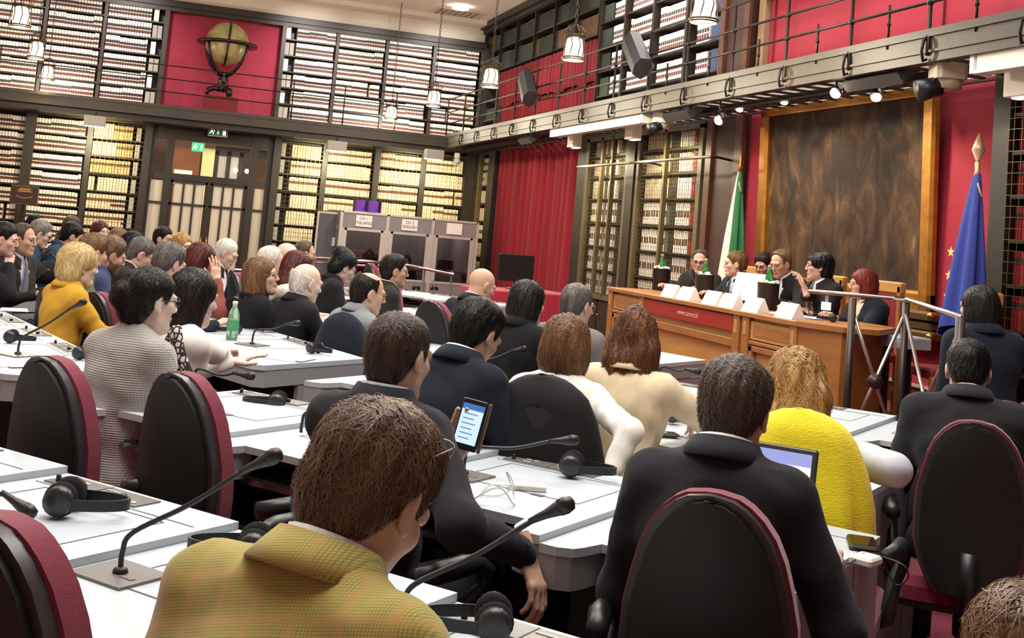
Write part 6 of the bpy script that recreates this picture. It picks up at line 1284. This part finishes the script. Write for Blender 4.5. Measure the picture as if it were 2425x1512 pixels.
person('grey-haired man with dark glasses in blue looking down', (97, 552), 92, hp=18, hair=('short', 'grey'), sk='pink', top='blue', glasses='dark')
person('dark-haired man in a blue jacket leaning over the desk', (172, 556), 88, hp=22, lean=26, hair=('short', 'black'), sk='tan', top='blue', shirt='shirtb')
person('bearded man with brown hair in an indigo jacket', (264, 600), 78, hp=20, lean=10, hair=('short', 'brown'), sk='tan', top='indigo', beard='brown', q='m', hair_seed=7)
person('man with brown hair in a sage green jacket partly behind the blonde head', (226, 598), 80, hp=8, hair=('short', 'lightbrown'), sk='warm', top='green', hair_seed=8, q='m')
person('dark-haired person at the left edge with a hand near the mouth', (12, 566), 104, hp=8, hair=('short', 'dark'), sk='pink', top='black', arms=('desk', 'chin'), hands=('relaxed', 'grip'))
person('man with a high forehead behind the grey-haired man in blue', (86, 534), 110, hp=6, hair=('receding', 'black'), sk='fair', top='dark')
person('grey-haired man behind the man in the blue jacket', (172, 536), 100, hp=14, hair=('short', 'greybrown'), sk='fair', top='dark')
# --- interpreters behind the tinted glass
person('interpreter with dark hair in the left booth window', (875, 603), 200, depth=None, X=None, zh=1.15, base=-.35, fem=True, hair=('bob', 'dark'), sk='fair', top='plum', lean=4) if False else None
for (px, py), nm, lb in (((875, 604), 'plum', 'interpreter with dark bobbed hair behind the left booth window'), ((962, 616), 'dark', 'interpreter with dark hair behind the middle booth window')):
    w_ = aty(px, py, BY+.85); person(lb, (px, py), 196, depth=float((w_-EYE) @ CF), base=-.35, fem=True, jacket=False, hair=('bob', 'dark'), sk='fair', top=nm, lean=6)
# --- the dais
person('man in black-rimmed glasses and a brown jacket at the left end of the dais', (1657, 618), 232, X=5.25, base=ZD, hp=10, lean=8, hair=('receding', 'greybrown'), sk='pink', top='brownsuit', shirt='black', glasses='dark', q='m', hy=-18)
person('fair-haired man in a navy suit with a dark tie in profile at the dais', (1740, 626), 262, X=5.2, base=ZD, hp=2, lean=4, hair=('short', 'lightbrown'), sk='pink', top='navy', shirt='shirtb', tie=DARKT, q='m', hy=26, hair_seed=9)
person('dark-haired man leaning in behind the man in the blue tie', (1808, 627), 232, X=5.62, base=ZD, hp=16, lean=6, hair=('short', 'dark'), sk='tan', top='dark', q='m', hy=8)
D4, A4, _ = person('man in a dark suit and blue tie reading a paper at the dais', (1848, 622), 242, X=5.2, base=ZD, hp=18, lean=4, hair=('receding', 'brown'), sk='warm', top='black', shirt='shirtw', tie=BLUET, q='m', hy=8, arms=(((-.12, .42, .80), (-.6, -.2, -.5)), ((.16, .40, .84), (.6, -.2, -.5))), hands=('pinch', 'pinch'))
person('man with long black hair and a visitor badge raising his hand at the dais', (1938, 632), 268, X=5.2, base=ZD, hp=0, lean=2, hair=('wavy', 'black'), sk='pink', top='dark', shirt='shirtw', tie=GREYT, q='m', hy=24, hscale=(1, 1, 1), arms=('desk', (('w', 1884, 694, 8.35), (.5, -.1, -.8), (-.6, -.8, .1), (.10, .40, 1.6))), hands=('grip', 'relaxed'))
person('red-haired woman in a navy jacket at the right end of the dais', (2042, 672), 272, X=5.25, base=ZD, hp=6, lean=6, fem=True, hair=('bob', 'red'), sk='warm', top='navy', shirt='cream', q='m', hy=14, arms=('desk', 'desk'))
# --- what they hold or have put down
t = thing('smartphone', 'large lit smartphone held up by the man in the charcoal suit', 'phone', tuple(PH))
d = Vector(EYE)-Vector(PH); d.normalize(); up = Vector((.22, .10, 1)); z = d*.93+Vector((-.25, 0, .12)); z.normalize(); x = up.cross(z).normalized(); y = z.cross(x)
Mx = Matrix((x, y, z)).transposed().to_4x4(); Mx.translation = Vector(PH); t.matrix_basis = Mx @ Matrix.Scale(.88, 4)
MB().bbox(-.041, .041, -.078, .078, -.006, .003, .004).build('case', BLACKP, t); s = MB().box(-.035, .035, -.060, .062, .003, .0036).build('screen', M('phone_screen', '#bcd8ee', .3, emit=.75), t)
MB().box(-.035, .035, .044, .062, .0036, .004).build('title_bar', M('phone_bar', '#3f6fae', .3, emit=.6), s)
m = MB()
for k in range(6): m.box(-.026, .018-.008*(k % 2), .030-.015*k, .0335-.015*k, .0036, .0039)
m.build('message_line', M('phone_text', '#86a3bd', .4, emit=.3), s); MB().bbox(.041, .052, -.078, .078, -.016, -.006, .004).build('flap', M('phone_flap', '#6a5d50', .6), t)
def slab(name, label, cat, px, py, z, w, l, h, az, m, screen=None):
    t = thing(name, label, cat, on(px, py, z), face(az)); MB().bbox(-w/2, w/2, -l/2, l/2, 0, h, min(.006, h*.9)).build('body', m, t)
    if screen: MB().bbox(-w/2+.006, w/2-.006, -l/2+.012, l/2-.012, h, h+.001, .0005).build('screen', screen, t)
    return t
GLOSS = M('black_glass', '#15120f', .06)
slab('smartphone', 'dark phone lying on the grey desk before the woman in white', 'phone', 1567, 1030, .752, .072, .135, .009, 100, BLACKP, GLOSS)
slab('smartphone', 'phone with a charging cable on the right end of the second desk row', 'phone', 2042, 1292, .735, .078, .135, .012, 30, M('brown_black', '#2b2320', .3), GLOSS)
slab('power_bank', 'small white rounded charger beside the phone at the right desk end', 'charger', 2050, 1333, .735, .062, .075, .018, 60, WHITEP)
t = slab('power_adapter', 'long white charging stick with a looped cable on the second desk row', 'charger', 1247, 1160, .752, .035, .115, .018, 105, WHITEP)
slab('note_pad', 'small white paper pad on the desk beside the white blouse', 'note pad', 1475, 1022, .752, .09, .11, .006, 100, PAPER)
def cable(label, pts, m, r=.0022, cat='cable'):
    P = [Vector(p) for p in pts]; tag(MB().tube(smooth_poly(P, 6), r, 6).build('charging_cable', m), label, cat)
cable('white charging cable looping over the second desk row', [on(1235, 1152, .765), on(1160, 1150, .758), on(1140, 1172, .757), on(1190, 1172, .757), on(1215, 1150, .80), on(1200, 1120, .86), on(1215, 1165, .78), on(1216, 1195, .757), on(1180, 1155, .80), on(1105, 1192, .757)], WHITEP)
cable('dark cable trailing over the right desk end', [on(1960, 1262, .74), on(1985, 1310, .738), on(2010, 1335, .738), on(2045, 1312, .752), on(2090, 1320, .74), on(2140, 1340, .735), tuple(Vector(on(2150, 1370, .70))), tuple(Vector(on(2120, 1385, .66))), tuple(Vector(on(2085, 1320, .745)))], M('cable_dark', '#3b3936', .5))
sc = thing('scarf', 'black and white patterned scarf hanging between the grey knit and the white blouse', 'scarf', tuple(atd(398, 790, 4.75)))
PAT = M('scarf_pattern', '#e4e0d8', .9); nt = PAT.node_tree; b = nt.nodes['Principled BSDF']; tc = nt.nodes.new('ShaderNodeTexCoord'); v = nt.nodes.new('ShaderNodeTexVoronoi'); v.feature = 'DISTANCE_TO_EDGE'; v.inputs['Scale'].default_value = 45; cr_ = nt.nodes.new('ShaderNodeValToRGB'); cr_.color_ramp.elements[0].position = .10; cr_.color_ramp.elements[0].color = (.02, .02, .02, 1); cr_.color_ramp.elements[1].position = .2; cr_.color_ramp.elements[1].color = (.75, .72, .68, 1)
nt.links.new(tc.outputs['Object'], v.inputs[0]); nt.links.new(v.outputs[0], cr_.inputs[0]); nt.links.new(cr_.outputs[0], b.inputs['Base Color'])
m = MB(); m.grid([[(x*.055+.02*s_+.10*s_*s_, .015*math.cos(x*4), -.26*s_+.04*math.sin(x*2)) for x in [k/4-1 for k in range(9)]] for s_ in [j/8 for j in range(9)]]); o = m.build('cloth', PAT, sc, None, (0, 0, -.3)); s_ = o.modifiers.new('s', 'SOLIDIFY'); s_.thickness = .02
lt = thing('laptop', 'open dark laptop before the man seen from behind in charcoal', 'laptop', tuple(nd(3.07, -1.12)+Vector((0, 0, .735))), face(46)); MB().bbox(-.17, .17, -.12, .12, 0, .018, .006).build('base', BLACKP, lt); MB().box(-.15, .15, -.09, .06, .018, .019).build('keyboard', M('key_grey', '#2d2d30', .5), lt)
l_ = MB().bbox(-.17, .17, -.006, .006, 0, .23, .005).build('lid', M('laptop_grey', '#3a3b3d', .4), lt, (0, .12, .018), (-.22, 0, 0)); MB().box(-.155, .155, -.0075, -.006, .02, .215).build('screen', M('laptop_screen', '#8790c4', .3, emit=.7), l_); m = MB().box(-.155, .155, -.0082, -.0075, .15, .18).box(-.155, .155, -.0082, -.0075, .06, .12); m.build('window_bar', M('laptop_white', '#dfe2f2', .3, emit=.7), l_)
def drape(label, px, py, az, mat, z=1.03, flare=.06, drop=.42, name='draped_coat', cat='coat', w=.235):
    p = atz(px, py, z); a = math.radians(az); f = Vector((math.sin(a), math.cos(a), 0)); t = thing(name, label, cat, (p[0]+f.x*.235, p[1]+f.y*.235, 0), face(az)); rows = []
    for s in (0, .006, .018, .04, .075, .12, .18, .26, .36, .48, .6, .72, .84, .93, 1):
        r = []
        for k in range(44):
            th = 2*PI*k/44; c, sn = math.cos(th), math.sin(th); tt = max(.3, 1-s*(z-drop)/.56)
            ww = hw(min(.997, tt))+.03*min(1, .4+s*6)+flare*s; zz = z+.02-(z-drop)*s+.02*math.sin(3*th+1)*s
            dd = .025+.035*min(1, s*9)+.05*s; fo = 1+.10*s*math.sin(7*th+2)+.05*s*math.sin(13*th)
            r.append((ww*fo*np.sign(c)*abs(c)**.7, -.235+dd*fo*sn-.02*s*(sn < 0), zz))
        rows.append(r)
    m = MB(); m.grid(rows, True, True); m.add(rows[0], [tuple(range(44))]); o = m.build('cloth', mat, t); s_ = o.modifiers.new('s', 'SOLIDIFY'); s_.thickness = .008; return t
drape('black coat draped over the chair of the woman in white', 1290, 906, 40, cloth('coat_black', '#131114', .8), z=1.0, drop=.44, flare=.03)
drape('bright yellow ribbed knit draped over the chair of the fair-haired woman', 1900, 990, 42, M('cloth_yellow_knit', '#f2dc12', .9, 0, .08, 30, .5, 90, (1, 1, 4), sheen=.3), z=1.01, drop=.56, flare=.01, name='draped_knit', cat='cardigan')
drape('dark jacket draped over the chair behind the pale grey suit', 815, 752, 62, CL['navy'], z=.92, drop=.46, flare=.03)
# bottle, papers, notebooks
t = thing('water_bottle', 'pale green plastic water bottle standing on the desk by the aisle', 'bottle', on(548, 806, .75)); PB = bpy.data.materials.new('pet_green'); PB.use_nodes = True; b = PB.node_tree.nodes['Principled BSDF']; b.inputs['Base Color'].default_value = (.55, .85, .65, 1); b.inputs['Roughness'].default_value = .1; b.inputs['Transmission Weight'].default_value = .75; b.inputs['IOR'].default_value = 1.2
MB().lathe([(.028, 0), (.033, .008), (.033, .05), (.030, .07), (.033, .09), (.033, .13), (.028, .16), (.014, .19), (.013, .205)], 18).build('body', PB, t); MB().lathe([(.0335, .055), (.0338, .06), (.0338, .115), (.0335, .12)], 18).build('label', M('label_green', '#4f9460', .5), t); MB().lathe([(.015, .203), (.015, .222), (.003, .224)], 14).build('cap', WHITEP, t)
def papers(label, px, py, az, w, l, z=.751, n=2, cat='papers'):
    t = thing('papers', label, cat, on(px, py, z), face(az))
    for k in range(n): MB().box(-w/2, w/2, -l/2, l/2, k*.004, k*.004+.003).build('sheet', PAPER, t, (k*.02, k*.015, 0), (0, 0, k*.12))
for a in (('open white papers on the rounded desk end under the writing woman', 668, 848, 40, .26, .20), ('white papers and an open notebook beside the empty chair', 528, 985, 60, .22, .26), ('white sheet on the left desk before the empty chair', 35, 862, 70, .22, .16), ('papers before the elderly bald man', 800, 705, 60, .4, .3), ('printed sheets on the desk before the bow tie man', 575, 640, 100, .3, .2), ('white booklet hanging at the far left desk', 30, 735, 90, .2, .15)): papers(*a)
t = thing('sheet', 'white paper held up by the man in the blue tie', 'paper', tuple(Vector(D4.location)+Matrix.Rotation(-math.radians(242), 3, 'Z') @ Vector((0.04, .50, .90))), -math.radians(242)); o = MB().box(-.15, .15, 0, .003, -.12, .12).build('page', PAPER, t); o.rotation_euler = (.35, 0, 0)
t = thing('visitor_badge', 'clear visitor badge clipped to the dark jacket at the dais', 'badge', tuple(atx(1957, 716, 4.98)), face(250)); MB().bbox(-.045, .045, -.004, .004, -.06, .0, .003).build('card', PAPER, t); MB().box(-.012, .012, -.006, .0, 0, .05).build('clip', CHROME, t)
bg = thing('backpack', 'dark backpack with a metal zip lying behind the empty chair', 'backpack', (.62, 3.30, 0), .6); MB().ball((0, 0, .36), (.20, .15, .22), 20, 14).build('bag', cloth('bag_black', '#1c1b1e', .7), bg); MB().tube([(-.15, -.10, .45), (0, -.16, .52), (.15, -.10, .45)], .006, 6).build('zip', CHROME, bg); MB().ball((0, -.12, .28), (.13, .07, .12), 14, 10).build('front_pocket', MATS['cloth_bag_black'], bg); MB().lathe([(.2, 0), (.2, .16), (.15, .18)], 14).build('base_panel', MATS['cloth_bag_black'], bg)
hb = thing('handbags', 'heap of dark bags and a grey coat on the far left desk', 'bag', on(30, 668, .75), .3); MB().ball((0, 0, .10), (.30, .18, .11), 18, 10).build('bag', CL['black'], hb); MB().ball((-.1, .05, .18), (.16, .12, .07), 14, 8).build('grey_coat', CL['greysuit'], hb)
b2 = thing('bag', 'dark handbag standing on the far left desk beside the striped tie man', 'bag', on(110, 672, .75), .2); MB().ball((0, 0, .09), (.2, .1, .10), 16, 10).build('body', CL['dark'], b2); MB().tube([(-.1, 0, .15), (0, 0, .26), (.1, 0, .15)], .01, 6).build('handle', BLACKP, b2)
print('people', NP)
# ================================================================== the seats under everyone else, cuff buttons
seats = [o for o in bpy.data.objects if o.parent is None and o.get('category') == 'chair']
for o in [o for o in bpy.data.objects if o.parent is None and o.get('category') == 'person']:
    L_ = o['label']
    if 'dais' in L_ or 'leaning in behind' in L_: continue
    if any((c.location-o.location).to_2d().length < .55 for c in seats): continue
    nm = ' '.join(('maroon low-backed chair under the '+L_).split()[:15]); c = chair(nm, (o.location.x, o.location.y, o.location.z), o.rotation_euler.z, True); seats.append(c)
SH, el, wr, hd, up = DA[1]; ax = (wr-el).normalized(); out = Vector((.85, -.1, .45)); out = (out-ax*out.dot(ax)).normalized(); bm_ = MB().lathe([(.0075, 0), (.0075, .002), (.005, .003)], 12).mesh('cuff_button', BLACKP); q = out.to_track_quat('Z', 'Y').to_matrix().to_4x4()
for k in range(4):
    b = obj('cuff_button', bm_, DP); q2 = q.copy(); q2.translation = wr-ax*(.045+.017*k)+out*.039; b.matrix_basis = q2
